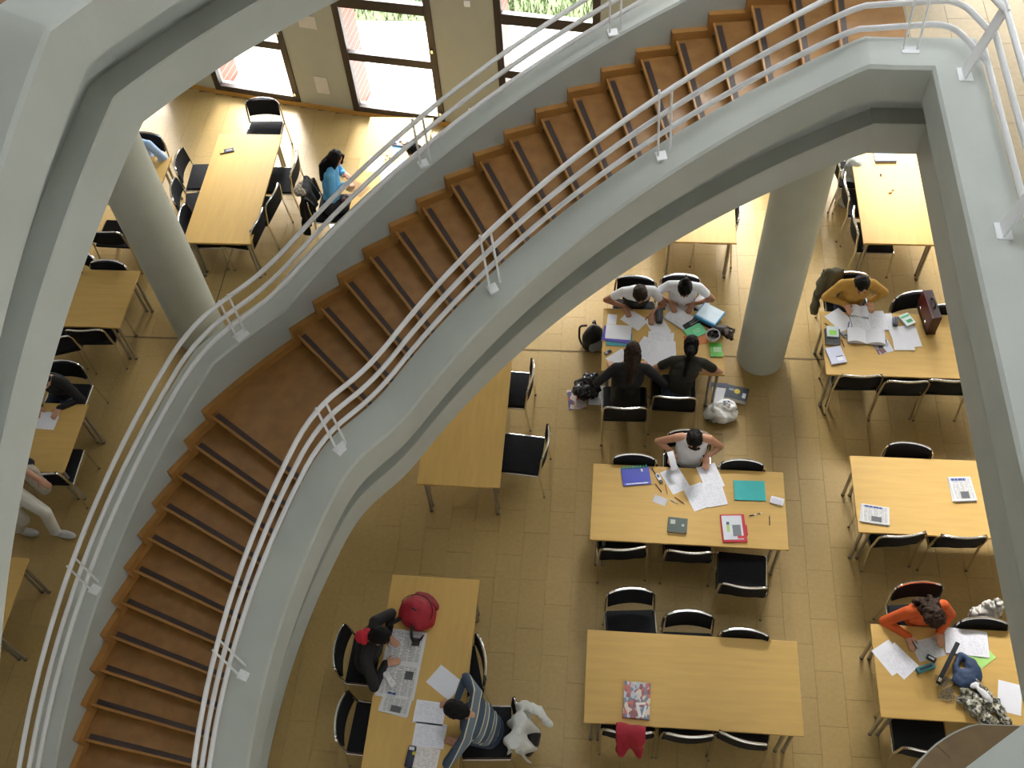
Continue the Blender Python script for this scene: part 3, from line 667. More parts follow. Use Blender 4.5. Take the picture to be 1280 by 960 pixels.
# study group
yA = TA.location.y + .455; yF1 = TF.location.y + .46; yF0 = TF.location.y - .46
h = occ(795, 353, S_ - 4, CH + 'under the brown haired student in a white and black top', yF1 + .12)
PEOPLE['fnw'] = person('brown haired student in black top with white sleeves writing on loose sheets', h, S_ + 5, (800, 368), [(786, 394, .76), (814, 404, .765)], cm('1a1c1f', .8), sleeve='short', skin=SKIN_D, hair=HAIR_B, style='short', tilt=62, yoke=cm('e8e8ee', .8))
h = occ(851, 346, S_, CH + 'under the student with a hair bun in a white shirt')
PEOPLE['fne'] = person('student in white shirt with dark hair bun resting on folded arms', h, S_ - 4, (856, 361), [(843, 388, .775), (860, 389, .775)], cm('eceef4', .8), legs=cm('e6e6e8', .8), sleeve='short', skin=SKIN_D, hair=HAIR_K, style='bun', tilt=60)
p = at(782, 510, .82); h = (p.x, p.y + .32)
PEOPLE['fsw'] = person('long haired student in black seen from behind at the crowded table', h, N, (791, 440), [(806, 452, .765), (762, 452, .76)], cm('131315', .8), legs=cm('17171a', .8), sleeve='long', hair=HAIR_B, style='long', tilt=38)
p = at(844, 497, .82); h = (p.x + .03, p.y + .26)
PEOPLE['fse'] = person('student in dark olive tee with long dark ponytail at the crowded table', h, N - 3, (864, 432), [(884, 452, .80), (842, 446, .765)], cm('24241c', .85), sleeve='short', hair=HAIR_K, style='tail', tilt=35, skin=SKIN)
# man in yellow
h = seat_xy(at(1070, 372, .9).x, TE.location.y + .455 + .22, S_ + 2, CH + 'under the man in the mustard jumper')
PEOPLE['yel'] = person('man in mustard jumper with short black hair reading a small book', h, S_ + 2, (1077, 356), [(1063, 390, .785), (1089, 388, .785)], cm('b98d3f', .85), hair=HAIR_K, style='short', tilt=48)
# woman with white tank top
h = occ(862, 560, S_, CH + 'under the woman in the white vest top', yA + .11)
PEOPLE['ta'] = person('dark haired woman in white vest top with bare arms reading papers', h, S_, (868, 550), [(838, 578, .84), (882, 584, .80)], cm('dcdee4', .8), legs=cm('1b1b20', .8), sleeve='none', hair=HAIR_K, style='side', tilt=48, poles=((.55, -.3, -.5), (.45, -.2, -.7)))
# woman in orange
h = occ(1150, 739, S_ + 6, CH + 'under the curly haired student in orange', TD.location.y + .455 + .11)
PEOPLE['ora'] = person('curly brown haired student in orange top writing on a worksheet', h, S_ + 14, (1166, 772), [(1141, 811, .765), (1176, 806, .765)], cm('c4531c', .85), hair=mat('chestnut_curls', (.034, .017, .010), .65, var=.5, scale=30, bump=.5, spec=.2), style='curly', tilt=62)
# woman with red scarf
p = at(427, 808, .82); h = (p.x + .25, p.y); chair_at(h[0], h[1], E_ - 2, CH + 'under the woman with the red scarf')
PEOPLE['red'] = person('woman in black jacket and red scarf bent over an open newspaper', h, E_ - 4, (476, 796), [(498, 826, .77), (497, 806, .77)], cm('101113', .8), legs=cm('23262e', .8), hair=HAIR_K, style='short', tilt=45, bulk=1.1, poles=((.6, .3, -.6), (.6, .3, -.6)))
# striped man
M_STRIPE = band_mat('grey_blue_striped_knit', [(0, '3c4a5c'), (.40, 'c8c6a8'), (.47, '66717d'), (.90, 'c8c6a8'), (.97, '3c4a5c')], (.86, -.10, -.5), 7.2)
h = seat_xy(T8.location.x + .45 + .20, at(622, 915, .5).y, W_ + 4, CH + 'under the man in the striped jumper')
PEOPLE['str'] = person('man in blue grey striped jumper slumped over his notes', h, W_ - 8, (570, 888), [(552, 880, .79), (558, 924, .77)], M_STRIPE, legs=JEAN, hair=HAIR_K, style='short', tilt=58, L=.56, poles=((.75, .35, -.3), (.75, .4, -.3)), bulk=1.2)
# woman in blue jumper
h = seat_xy(T16.location.x - .45 - .28, at(418, 262, .45).y, E_, CH + 'with a fur trimmed black coat, under the woman in blue')
PEOPLE['blu'] = person('woman in sky blue jumper with long black hair at the sunlit table', h, E_ + 8, (420, 198), [(441, 231, .78), (437, 222, .80)], cm('5fa4cf', .85), legs=cm('18181c', .8), hair=HAIR_K, style='long', tilt=28)
h = seat_xy(T16.location.x + .45 + .25, at(522, 205, .6).y, W_, CH + 'across from the woman in the blue jumper')
PEOPLE['dk'] = person('dark haired person behind the stair parapet across from the woman in blue', h, W_, (517, 188), [None, None], cm('26262c', .8), hair=HAIR_K, style='short', tilt=45)
# person in black on the far side of the stair
p = at(78, 453, .82); h = (p.x, p.y - .30); chair_at(h[0], h[1], S_, CH + 'under the person in black who is writing')
PEOPLE['blk'] = person('person in black jumper and jeans writing, head under the overhead flight', h, S_ - 14, (52, 478), [(46, 520, .765), (66, 521, .765)], cm('141418', .85), hair=HAIR_K, style='short', tilt=50)
# person in light blue behind the column
p = at(183, 168, .82); h = (p.x - .03, p.y - .30)
PEOPLE['lbl'] = person('person in light blue shirt almost hidden by the round column', h, S_ - 10, (163, 178), [(186, 205, .765), None], cm('a9c4e6', .8), hair=HAIR_K, style='short', tilt=50)
# walker in white trousers
def walker():
    ft = at(76, 667, .05); f2 = at(30, 664, .05); face = -8
    fw = Vector((math.cos(rad(face)), math.sin(rad(face)), 0)); sd = Vector((fw.y, -fw.x, 0)); org = Vector(((ft.x + f2.x) / 2, (ft.y + f2.y) / 2, 0))
    root = empty('person', org, 0, 'person in white trousers and red top striding, cut off by the overhead flight', 'person'); B = Body()
    hip = Vector((org.x - .02, org.y, .92)); T = (Zv + fw * .12).normalized(); ax = (sd, fw, T); LG, TP, SK, SH = 2, 1, 0, 3
    B.ell(hip, ax, (.165, .12, .12), LG)
    for k, a in ((-1, ft), (1, f2)):
        h0 = hip + sd * k * .08 - Zv * .04; an = a + Zv * .05 - fw * .05; kn, _ = ik(h0, an, .43, .43, fw)
        B.cone(h0, kn, .095, .07, LG); B.cone(kn, an, .07, .06, LG); B.ell(a + fw * .06 - Zv * .0, (fw, sd, Zv), (.135, .05, .05), SH)
    sh = hip + T * .46; B.ell(hip + T * .15, ax, (.15, .11, .15), TP); B.ell(hip + T * .33, ax, (.165, .115, .16), TP)
    for k in (-1, 1):
        s0 = sh + sd * k * .17; B.cone(sh + sd * k * .05, s0, .06, .055, TP); tgt = hip + sd * k * .22 + fw * (.30 if k == -1 else -.1) + Zv * .08
        el, wr = ik(s0, tgt, .28, .25, -fw * .8 + sd * k * .4); B.cone(s0, el, .054, .045, TP); B.cone(el, wr, .043, .03, SK); hand(B, wr, wr - el, Zv, SK, -k)
    nk = sh + T * .05; hc = nk + T * .16 + fw * .03; B.cone(sh, hc, .055, .05, SK); head_parts(B, root, hc, fw, Zv, SK, HAIR_K, 'short', org)
    B.finish('body', [SKIN, cm('a81f2e', .85), cm('d8d4ca', .85), cm('b9b9b6', .6)], root, .0085, 3, org); return dict(hip=hip, sd=sd, fw=fw, sh=sh, org=org)
WALK = walker()
# ================================================================== things on and around the tables
def print_mat(name, base, ink, rows, thr=.47, xs=9., colw=0., fill=.75):
    if name in MATS: return MATS[name]
    m = bpy.data.materials.new(name); m.use_nodes = True; nt = m.node_tree; L = nt.links.new; b = nt.nodes['Principled BSDF']; b.inputs['Roughness'].default_value = .75
    tc = nt.nodes.new('ShaderNodeTexCoord'); sp = nt.nodes.new('ShaderNodeSeparateXYZ'); L(tc.outputs['Generated'], sp.inputs[0])
    def mth(op, a, c=None):
        n = nt.nodes.new('ShaderNodeMath'); n.operation = op
        for i, x in enumerate((a, c)):
            if x is None: continue
            if isinstance(x, (int, float)): n.inputs[i].default_value = x
            else: L(x, n.inputs[i])
        return n.outputs[0]
    row = mth('FLOOR', mth('MULTIPLY', sp.outputs[1], rows)); fr = mth('FRACT', mth('MULTIPLY', sp.outputs[1], rows)); line = mth('GREATER_THAN', fr, 1 - fill * .6)
    cb = nt.nodes.new('ShaderNodeCombineXYZ'); L(mth('MULTIPLY', sp.outputs[0], xs), cb.inputs[0]); L(mth('MULTIPLY', row, 7.3), cb.inputs[1])
    no = nt.nodes.new('ShaderNodeTexNoise'); no.inputs['Scale'].default_value = 1.; no.inputs['Detail'].default_value = 2; L(cb.outputs[0], no.inputs['Vector'])
    tx_ = mth('GREATER_THAN', no.outputs[0], thr); k = mth('MULTIPLY', line, tx_)
    ex = mth('MULTIPLY', mth('GREATER_THAN', sp.outputs[0], .08), mth('LESS_THAN', sp.outputs[0], .92)); ey = mth('MULTIPLY', mth('GREATER_THAN', sp.outputs[1], .07), mth('LESS_THAN', sp.outputs[1], .93))
    k = mth('MULTIPLY', k, mth('MULTIPLY', ex, ey))
    if colw: k = mth('MULTIPLY', k, mth('GREATER_THAN', mth('FRACT', mth('MULTIPLY', sp.outputs[0], colw)), .10))
    mx = nt.nodes.new('ShaderNodeMix'); mx.data_type = 'RGBA'; L(k, mx.inputs[0]); mx.inputs[6].default_value = (*base, 1); mx.inputs[7].default_value = (*ink, 1); L(mx.outputs[2], b.inputs['Base Color'])
    MATS[name] = m; return m
P_WHITE = mat('white_paper', (.76, .77, .84), .8, var=.02); P_TEXT = print_mat('written_sheet', (.76, .77, .84), (.60, .61, .69), 22, .50)
P_NEWS = print_mat('newsprint', (.62, .62, .62), (.30, .30, .32), 30, .42, 14, 5, .9); P_PINK = print_mat('pinkish_sheet', (.74, .70, .68), (.5, .46, .48), 14, .5)
def flat(name, label, cat, u, v, w, l, rot, m, z=TOP, t=.0016, r=0, grp=None, lift=0):
    p = at(u, v, z + t); mb = MB()
    if t < .006:
        G = []
        for i in range(4):
            G.append([(-w / 2 + w * j / 3, -l / 2 + l * i / 3, t + (.004 * abs(j - 1.5) / 1.5 * (i / 3) if lift else 0)) for j in range(4)])
        mb.grid(G); mb.grid([[(x, y, q - t) for x, y, q in reversed(rw)] for rw in G])
        rim = lambda g: g[0] + [g[k][3] for k in (1, 2, 3)] + g[3][2::-1] + [g[k][0] for k in (2, 1)]
        a = rim(G); b = [(x, y, q - t) for x, y, q in a]; mb.grid([b + b[:1], a + a[:1]])
    else: mb.bbox((0, 0, t / 2), (w, l, t), r or .003)
    return tag(mb.build(name, m, loc=(p.x, p.y, z + .0006), rz=rad(rot)), label, cat, grp)
_k = [0]
def sheet(u, v, label, rot=0, m=None, w=.21, l=.295, z=None, layer=0): return flat('paper_sheet', label, 'paper', u, v, w, l, rot, m or P_TEXT, (TOP if z is None else z) + layer * .0024, .0012, lift=layer > 0)
def sub(root, nm, c, d, m, r=.002, rot=0):
    mb = MB(); mb.bbox((0, 0, 0), d, r); o = mb.build(nm, m, root); o.location = c; o.rotation_euler = (0, 0, rad(rot)); return o
def book(name, label, cat, u, v, w, l, t, rot, cover, z=TOP, pages=True):
    p = at(u, v, z + t); root = empty(name, (p.x, p.y, z + .0006), rad(rot), label, cat)
    sub(root, 'cover', (0, 0, t - .0015), (w, l, .003), cover, .001); sub(root, 'back_cover', (0, 0, .0015), (w, l, .003), cover, .001); sub(root, 'spine', (-w / 2 + .002, 0, t / 2), (.004, l, t), cover, .001)
    sub(root, 'page_block', (.002, 0, t / 2), (w - .01, l - .008, t - .006), mat('page_edges', (.66, .64, .58), .8), .001); return root
def pen(label, u, v, rot, m, L=.14, z=TOP):
    p = at(u, v, z + .005); root = empty('pen', (p.x, p.y, z + .0055), rad(rot), label, 'pen')
    mb = MB(); mb.tube([(-L / 2, 0, 0), (L / 2 - .02, 0, 0)], .0055, 8); mb.build('barrel', m, root, True)
    mb = MB(); mb.tube([(L / 2 - .02, 0, 0), (L / 2, 0, 0)], [.005, .001], 8); mb.build('tip', M_CHROME, root, True); return root
def lump(name, label, cat, prims, m, vox=.012, crumple=.01, fs=9., parent=None, org=None, extra=None):
    """prims: list of ('e', centre, (rx, ry, rz), rz_deg) or ('c', a, b, ra, rb) in world metres"""
    if org is None:
        c0 = prims[0][1]; org = Vector((c0[0], c0[1], 0))
    root = parent or empty(name, org, 0, label, cat); Bd = Body()
    for p in prims:
        if p[0] == 'e':
            R_ = Rz(rad(p[3] if len(p) > 3 else 0)); Bd.ell(p[1], (R_ @ Vector((1, 0, 0)), R_ @ Vector((0, 1, 0)), Zv), p[2], p[4] if len(p) > 4 else 0)
        else: Bd.cone(p[1], p[2], p[3], p[4], p[5] if len(p) > 5 else 0)
    ms = m if isinstance(m, list) else [m]
    o = Bd.finish((extra or 'body'), ms, root, vox, 2, org)
    if crumple:
        for v in o.data.vertices: v.co += v.normal * (noise.noise(v.co * fs + Vector(org)) * crumple + noise.noise(v.co * fs * 2.7) * crumple * .45)
        o.data.update()
    return root
def drape(name, label, cat, c, sd, fw, w, df, db, m, top=.855, amp=.03, seed=1, parent=None, off=.035):
    c = V((c[0], c[1], 0)); org = V((c.x, c.y, 0)); root = parent or empty(name, org, 0, label, cat); rr = random.Random(seed); ph = rr.uniform(0, 6); n = 26; P = []
    for j in range(n + 1):
        x = (j / n - .5) * w; hem = 1 + .28 * noise.noise(V((x * 7, seed * 3.1, 0))); row = []
        pts = [(off + .02 + .04 * k / 8, top - df * hem * k / 8) for k in range(8, 0, -1)] + [(off * math.cos(a), top + off * .7 * math.sin(a)) for a in (.3, .9, 1.57, 2.24, 2.84)] + [(-off - .015 - .06 * k / 10, top - db * hem * k / 10) for k in range(1, 11)]
        for y, z in pts:
            g_ = max(top - z, 0) / max(df, db); f_ = amp * (.25 + g_) * math.sin(x * 34 + ph + z * 5) + amp * .8 * noise.noise(V((x * 9 + seed, y * 8, z * 7)))
            row.append(sd * (x * (1 - .12 * g_) + .5 * amp * noise.noise(V((z * 9, x * 6, seed)))) + fw * (y + f_ * (1 if y > 0 else -1)) + Zv * (z + .35 * amp * noise.noise(V((x * 12, seed, y * 9)))))
        P.append(row)
    mb = MB(); mb.grid(P); o = mb.build('cloth', m, root, True); o.data.polygons.foreach_set('use_smooth', [True] * len(o.data.polygons))
    s_ = o.modifiers.new('thickness', 'SOLIDIFY'); s_.thickness = .012; s_.offset = 0; return root
V = Vector
# ---- table with blue notebook
r_ = book('spiral_notebook', 'royal blue spiral notebook with green coil', 'notebook', 795, 595, .30, .215, .014, 8, cm('1f35b4', .4))
for i in range(9): sub(r_, 'coil', (-.125 + i * .031, .112, .012), (.019, .034, .020), cm('2c9c6a', .4), .004)
sub(r_, 'label', (.07, .065, .0145), (.022, .035, .001), P_WHITE, .0004, 10); sub(r_, 'print_band', (0, -.092, .0145), (.27, .018, .001), print_mat('white_print', (.12, .18, .6), (.75, .78, .9), 1, .40, 40, 0, 1.4), .0004)
sheet(844, 600, 'written sheet leaning up to the woman in the white vest top', 28, layer=0); sheet(872, 621, 'lower of the overlapping written sheets before the woman in white', 24, layer=1)
sheet(888, 596, 'upper written sheet turned slightly beside the woman in white', 20, layer=2); sheet(893, 617, 'cream sheet on top of the paper fan near the turquoise folder', 14, layer=3)
pA = at(840, 577, .86); mb = MB(); mb.grid([[(-.035 + .07 * j, -.10 + .066 * i, .03 * math.sin(i * .8) + i * .012) for j in range(2)] for i in range(4)]); mb.grid([[(-.035 + .07 * (1 - j), -.10 + .066 * i, .03 * math.sin(i * .8) + i * .012 - .001) for j in range(2)] for i in range(4)])
o = mb.build('paper_slip', P_WHITE, loc=(pA.x, pA.y, .855), rz=rad(15)); tag(o, 'narrow white paper held up by the woman in the white vest top', 'paper')
book('turquoise_folder', 'turquoise card folder closed with an elastic', 'folder', 937, 613, .325, .235, .012, 1, cm('18a8a8', .5))
r_ = empty('document_case', (*at(917, 660, TOP + .02)[:2], TOP), rad(4), 'clear document case with a red rim and red label', 'case')
sub(r_, 'tray', (0, 0, .010), (.25, .32, .018), cm('b81f34', .35), .006); sub(r_, 'cover_sheet', (-.01, .005, .0205), (.205, .275, .002), cm('c9cdd6', .4), .0008); sub(r_, 'picture', (.03, -.03, .0222), (.085, .13, .001), cm('6b7076', .5), .0004)
sub(r_, 'red_label', (.065, -.105, .0228), (.07, .03, .001), cm('c01f2e', .5), .0004); sub(r_, 'green_mark', (-.055, .0, .0222), (.03, .09, .001), cm('a6bf6a', .5), .0004); sub(r_, 'blue_mark', (-.055, .055, .0228), (.03, .03, .001), cm('2c3f66', .5), .0004)
sub(r_, 'handle', (.132, -.02, .010), (.016, .12, .014), cm('b81f34', .35), .005)
r_ = book('diary', 'thick dark green pocket diary lying closed', 'book', 847, 656, .20, .165, .03, -4, cm('3a4a44', .5)); sub(r_, 'label', (-.05, .03, .0305), (.05, .05, .001), cm('aab4ac'), .0004); sub(r_, 'emblem', (.055, .0, .0305), (.025, .025, .001), cm('aab4ac'), .0004)
r_ = empty('correction_roller', (*at(823, 597, TOP)[:2], TOP), rad(-65), 'white and black correction roller among the pens', 'stationery'); sub(r_, 'body', (0, 0, .011), (.085, .04, .02), cm('dfe2e8', .4), .008); sub(r_, 'cap', (.06, 0, .011), (.045, .034, .018), cm('22252c', .4), .007); sub(r_, 'sticker', (-.01, 0, .0215), (.04, .022, .001), cm('34508c'), .0004)
pen('dark pen lying along the correction roller', 819, 592, -60, cm('1b1b22')); pen('brown pencil pointing away from the blue notebook', 824, 611, -55, cm('5a2c24')); pen('thin wooden pencil beside the brown pencil', 833, 612, -80, cm('a8763a'), .12)
pen('red brown pen crossing the table middle', 850, 626, -38, cm('7a3424')); pen('white and black marker next to the red brown pen', 843, 627, -30, cm('d8d8d8'), .10)
r_ = empty('folded_card', (*at(825, 626, TOP)[:2], TOP), rad(-20), 'small folded white card standing alone', 'paper')
mb = MB(); mb.grid([[(-.07, -.04, .0), (-.07, .035, .03), (-.07, .036, .0)], [(.07, -.04, .0), (.07, .035, .03), (.07, .036, .0)]]); mb.build('card', P_WHITE, r_)
r_ = empty('white_pouch', (*at(971, 627, TOP)[:2], TOP), rad(-15), 'small white plastic case at the table corner', 'case'); sub(r_, 'shell', (0, 0, .012), (.14, .09, .022), cm('dcdce8', .35), .01); sub(r_, 'lid', (.0, -.01, .024), (.11, .05, .004), cm('c9c9d8', .35), .002)
pen('short black pen cap end near the red rimmed case', 941, 644, 10, cm('17171a'), .07); pen('second short black pen beside the red rimmed case', 950, 642, 12, cm('1a1a22'), .05); pen('dark slim pencil pointing to the table edge', 962, 650, 88, cm('4a3a34'), .12)
p = at(914, 577, .60); lump('brown_bag', 'small brown leather bag on the tucked chair behind the turquoise folder', 'bag', [('e', (p.x, p.y - .06, .54), (.10, .08, .075)), ('e', (p.x + .08, p.y - .02, .52), (.06, .06, .05)), ('c', (p.x - .06, p.y, .60), (p.x + .06, p.y + .01, .62), .015, .015)], cm('4a241a', .6))
# ---- magazine table
def patch_mat(name, cols, sc=7.):
    m = bpy.data.materials.new(name); m.use_nodes = True; nt = m.node_tree; b = nt.nodes['Principled BSDF']; b.inputs['Roughness'].default_value = .35
    tc = nt.nodes.new('ShaderNodeTexCoord'); vo = nt.nodes.new('ShaderNodeTexVoronoi'); vo.inputs['Scale'].default_value = sc; nt.links.new(tc.outputs['Generated'], vo.inputs['Vector'])
    cr = nt.nodes.new('ShaderNodeValToRGB'); cr.color_ramp.interpolation = 'CONSTANT'; nt.links.new(vo.outputs['Color'], cr.inputs[0]); nt.links.new(cr.outputs[0], b.inputs['Base Color']); el = cr.color_ramp.elements
    while len(el) < len(cols): el.new(.5)
    for i, (e, c) in enumerate(zip(el, cols)): e.position = i / len(cols); e.color = (*srgb(c), 1)
    return m
M_MAG = patch_mat('collage_cover', ['2f4a8c', '8c3026', 'a8adb8', 'b04a3c', '56657a', 'c9b9a8', '7a1f24', 'd0ccc8'], 8)
r_ = book('magazine', 'thick magazine with a red, white and blue photo collage cover', 'magazine', 796, 875, .25, .345, .024, -2, M_MAG)
sub(r_, 'white_figure', (.02, -.09, .0245), (.03, .14, .001), cm('d8d4d2'), .0004, 15); sub(r_, 'white_figure', (.075, -.10, .0245), (.02, .12, .001), cm('d8d4d2'), .0004, -12); sub(r_, 'white_arch', (.045, -.03, .0247), (.08, .022, .001), cm('e4e0dc'), .0004, 10)
p = at(788, 915, .84); drape('red_jacket', 'crimson jacket folded over a chair back at the magazine table', 'jacket', (p.x, p.y), V((1, 0, 0)), V((0, 1, 0)), .27, .22, .34, cm('a01a30', .75), .865, .03, 3)
# ---- study group table
fl_ = lambda *a, **k: flat(*a, **k)
flat('teal_folder', 'teal folder lowest in the pile beside the violet folder', 'folder', 774, 424, .30, .20, -2, cm('2a8c94', .4), t=.006); flat('violet_folder', 'violet blue plastic folder under white sheets', 'folder', 771, 418, .33, .22, -8, cm('4a3aa8', .35), TOP + .0068, .006)
sheet(773, 415, 'blank white sheet lying on the violet folder', -3, P_WHITE, .30, .21, TOP + .014); sheet(765, 399, 'small white card poking out by the violet folder', -4, P_WHITE, .11, .15)
sheet(793, 400, 'sheet under the hand of the student with white sleeves', 52, P_WHITE, .20, .27); sheet(822, 407, 'sheet crossing under the black pencil case', 28, P_WHITE, layer=1); sheet(826, 424, 'map like sheet in the middle of the crowded table', -3, P_TEXT, .30, .21, layer=2)
sheet(808, 436, 'pale drawing sheet before the long haired student', -28, P_TEXT, .22, .30, layer=3); sheet(818, 450, 'slanting sheet between the two students seen from behind', -38, P_WHITE, .16, .28, layer=4); sheet(833, 438, 'pad of white sheets squarely before the ponytail student', 2, P_WHITE, .22, .26, layer=5)
sheet(772, 447, 'sheet under the elbow of the long haired student', -52, P_WHITE, .15, .24); r_ = book('writing_pad', 'white lined pad before the student in the white shirt', 'notebook', 849, 397, .24, .30, .010, 52, cm('c9ccd8', .6)); sub(r_, 'top_sheet', (0, 0, .0108), (.22, .28, .001), P_TEXT, .0004)
r_ = empty('pencil_case', (*at(824, 396, TOP + .03)[:2], TOP), rad(88), 'rounded black pencil case standing out on white sheets', 'case'); mb = MB(); mb.bbox((0, 0, .040), (.20, .085, .062), .028); mb.build('shell', cm('15171e', .5), r_, True); mb = MB(); mb.tube([(-.085, 0, .0715), (.085, 0, .0715)], .003, 6); mb.build('zip', cm('4c5260', .4), r_)
r_ = empty('mobile_phone', (*at(760, 441, TOP)[:2], TOP), rad(35), 'grey mobile phone on the corner of the crowded table', 'phone'); sub(r_, 'shell', (0, 0, .009), (.095, .046, .017), cm('4a4a48', .35), .007); sub(r_, 'screen', (.018, 0, .0178), (.034, .032, .001), cm('1a1d22', .1), .0004); sub(r_, 'keypad', (-.024, 0, .0178), (.034, .03, .001), cm('8a8a86', .4), .0004)
r_ = empty('document_box', (*at(887, 394, TOP + .05)[:2], TOP), rad(-32), 'pale blue plastic document box on a black case', 'box'); sub(r_, 'black_case', (-.02, -.03, .015), (.25, .22, .03), cm('16161a', .5), .006); sub(r_, 'box', (0, 0, .055), (.28, .24, .048), cm('4f9ccc', .25), .005); sub(r_, 'cover_sheet', (0, .01, .0795), (.255, .215, .001), cm('d9ecfa', .5), .0004)
r_ = empty('pen_pouch', (*at(864, 405, TOP)[:2], TOP), rad(38), 'open dark pouch full of pens', 'case'); sub(r_, 'pouch', (0, 0, .014), (.22, .07, .026), cm('25282a', .6), .01)
for i in range(4): sub(r_, 'pen', (.03, -.025 + i * .016, .031), (.13, .008, .008), cm(['b9bcc2', '4a4d55', '8a8d94', '2a2c33'][i], .4), .003, 3 * i)
flat('orange_folder', 'orange card folder mostly covered by the mint notebook', 'folder', 874, 423, .33, .17, 20, cm('c8701c', .5), t=.004); r_ = book('mint_notebook', 'mint green notebook lying on the orange folder', 'notebook', 869, 414, .23, .16, .012, 32, cm('6fd89c', .5), TOP + .0052); sub(r_, 'print', (.02, 0, .0125), (.11, .07, .001), print_mat('mint_print', srgb('6fd89c'), srgb('c4efd6'), 6, .42, 6), .0004)
r_ = book('lime_notebook', 'lime green notebook with a pale square label', 'notebook', 895, 437, .145, .195, .014, 3, cm('52b832', .45)); sub(r_, 'label', (.015, .0, .0145), (.09, .07, .001), cm('b9dfae'), .0004)
p = at(891, 420, TOP + .05); r_ = empty('white_cup', (p.x, p.y, TOP + .0006), 0, 'wide white cup shaped pouch with dark contents', 'cup'); mb = MB()
prof = [(.0, .002), (.055, .0), (.07, .02), (.082, .09), (.078, .09), (.066, .025), (.0, .02)]
mb.grid([[(q[0] * math.cos(a * math.pi / 10), q[0] * math.sin(a * math.pi / 10), q[1]) for q in prof] for a in range(21)]); mb.build('cup', cm('d4d4dc', .5), r_, True)
mb = MB(); mb.grid([[(k * .018 * math.cos(a * math.pi / 8), k * .018 * math.sin(a * math.pi / 8), .06 + .012 * math.sin(a + k)) for k in range(5)] for a in range(17)]); mb.build('contents', cm('1c1614', .7), r_, True)
p = at(906, 418, TOP); lump('brown_handbag', 'soft dark brown handbag slumped at the table edge', 'bag', [('e', (p.x - .05, p.y + .03, TOP + .05), (.085, .07, .05)), ('e', (p.x + .02, p.y - .03, TOP + .05), (.06, .07, .045)), ('c', (p.x - .03, p.y + .07, TOP + .07), (p.x + .10, p.y + .04, TOP + .05), .018, .014), ('c', (p.x + .10, p.y + .04, TOP + .05), (p.x + .07, p.y - .09, TOP + .04), .014, .02)], cm('2a1a14', .5), .01, .012, 12)
p = at(878, 377, .55); lump('white_bag', 'white cloth bag beside the student in the white shirt', 'bag', [('e', (p.x, p.y, .50), (.09, .11, .10)), ('e', (p.x + .02, p.y - .06, .42), (.08, .08, .10)), ('c', (p.x, p.y, .45), (p.x + .02, p.y, .06), .07, .09)], cm('d9dce2', .85), .012, .02)
def backpack(label, x, y, z, w, d, h, rz, m, m2, strap, lean=0):
    root = empty('backpack', (x, y, z), rad(rz), label, 'backpack'); Bd = Body(); X, Y_ = V((1, 0, 0)), V((0, 1, 0)); T = (Zv + Y_ * lean).normalized(); ax = (X, (Y_ - T * Y_.dot(T)).normalized(), T)
    Bd.ell(T * h * .42, ax, (w * .5, d * .5, h * .5), 0); Bd.ell(T * h * .62, ax, (w * .42, d * .42, h * .36), 0); Bd.ell(T * h * .2, ax, (w * .5, d * .48, h * .24), 0)
    o = Bd.finish('body', [m], root, .011, 2)
    for v in o.data.vertices: v.co += v.normal * (noise.noise(v.co * 11) * .014); v.co.z = max(v.co.z, 0)
    Bp = Body(); Bp.ell(T * h * .28 - ax[1] * d * .42, ax, (w * .38, d * .22, h * .24), 0); o = Bp.finish('front_pocket', [m2], root, .011, 2)
    for v in o.data.vertices: v.co += v.normal * (noise.noise(v.co * 12) * .008); v.co.z = max(v.co.z, 0)
    for k in (-1, 1):
        mb = MB(); mb.tube(fillet([T * h * .85 + X * k * w * .15 + ax[1] * d * .4, T * h * .7 + X * k * w * .35 + ax[1] * d * .75, T * h * .2 + X * k * w * .42 + ax[1] * d * .6, T * h * .05 + X * k * w * .4 + ax[1] * d * .3], .06), .014, 6); mb.build('strap', strap, root, True)
    mb = MB(); mb.tube(fillet([T * h * .9 - X * .04, T * h * 1.05, T * h * .9 + X * .04], .03), .009, 6); mb.build('handle', strap, root, True)
    mb = MB(); mb.tube([T * h * .72 + (X * math.cos(a) * w * .44 - ax[1] * math.sin(a) * d * .46) for a in [i * math.pi / 10 for i in range(11)]], .005, 6); mb.build('zip', strap, root, True); return root
p = at(741, 437, .0); r_ = backpack('black backpack with a grey panel on the floor by the crowded table', p.x + .0, p.y + .06, 0, .30, .22, .40, 30, cm('17181b', .7), cm('8a8d92', .6), cm('101012', .6)); 
p = at(733, 497, .0); lump('black_plastic_bag', 'crumpled shiny black plastic bag on magazines beside the crowded table', 'bag', [('e', (p.x, p.y + .05, .12), (.17, .15, .11)), ('e', (p.x + .04, p.y + .12, .19), (.12, .11, .08)), ('e', (p.x - .06, p.y, .16), (.10, .12, .08))], mat('black_polythene', (.010, .011, .015), .22, var=.2), .011, .045, 11)
flat('magazine', 'orange edged magazine under the black plastic bag', 'magazine', 721, 499, .22, .29, 8, patch_mat('magazine_print', ['9c4a34', 'b8a8a0', '4a4a6a', 'c9b9b0'], 4), 0, .006); flat('paper_sheet', 'white sheets on the floor half under the black plastic bag', 'paper', 746, 494, .20, .28, 2, P_WHITE, .007, .004)
flat('notebook', 'white notebook with dark blue binding on the floor by the column', 'notebook', 901, 492, .21, .29, -3, cm('cfd2d8', .6), 0, .012); flat('binding_card', 'navy card edge of papers on the floor by the column', 'paper', 899, 481, .20, .06, -3, cm('2a3454', .5), .0135, .004)
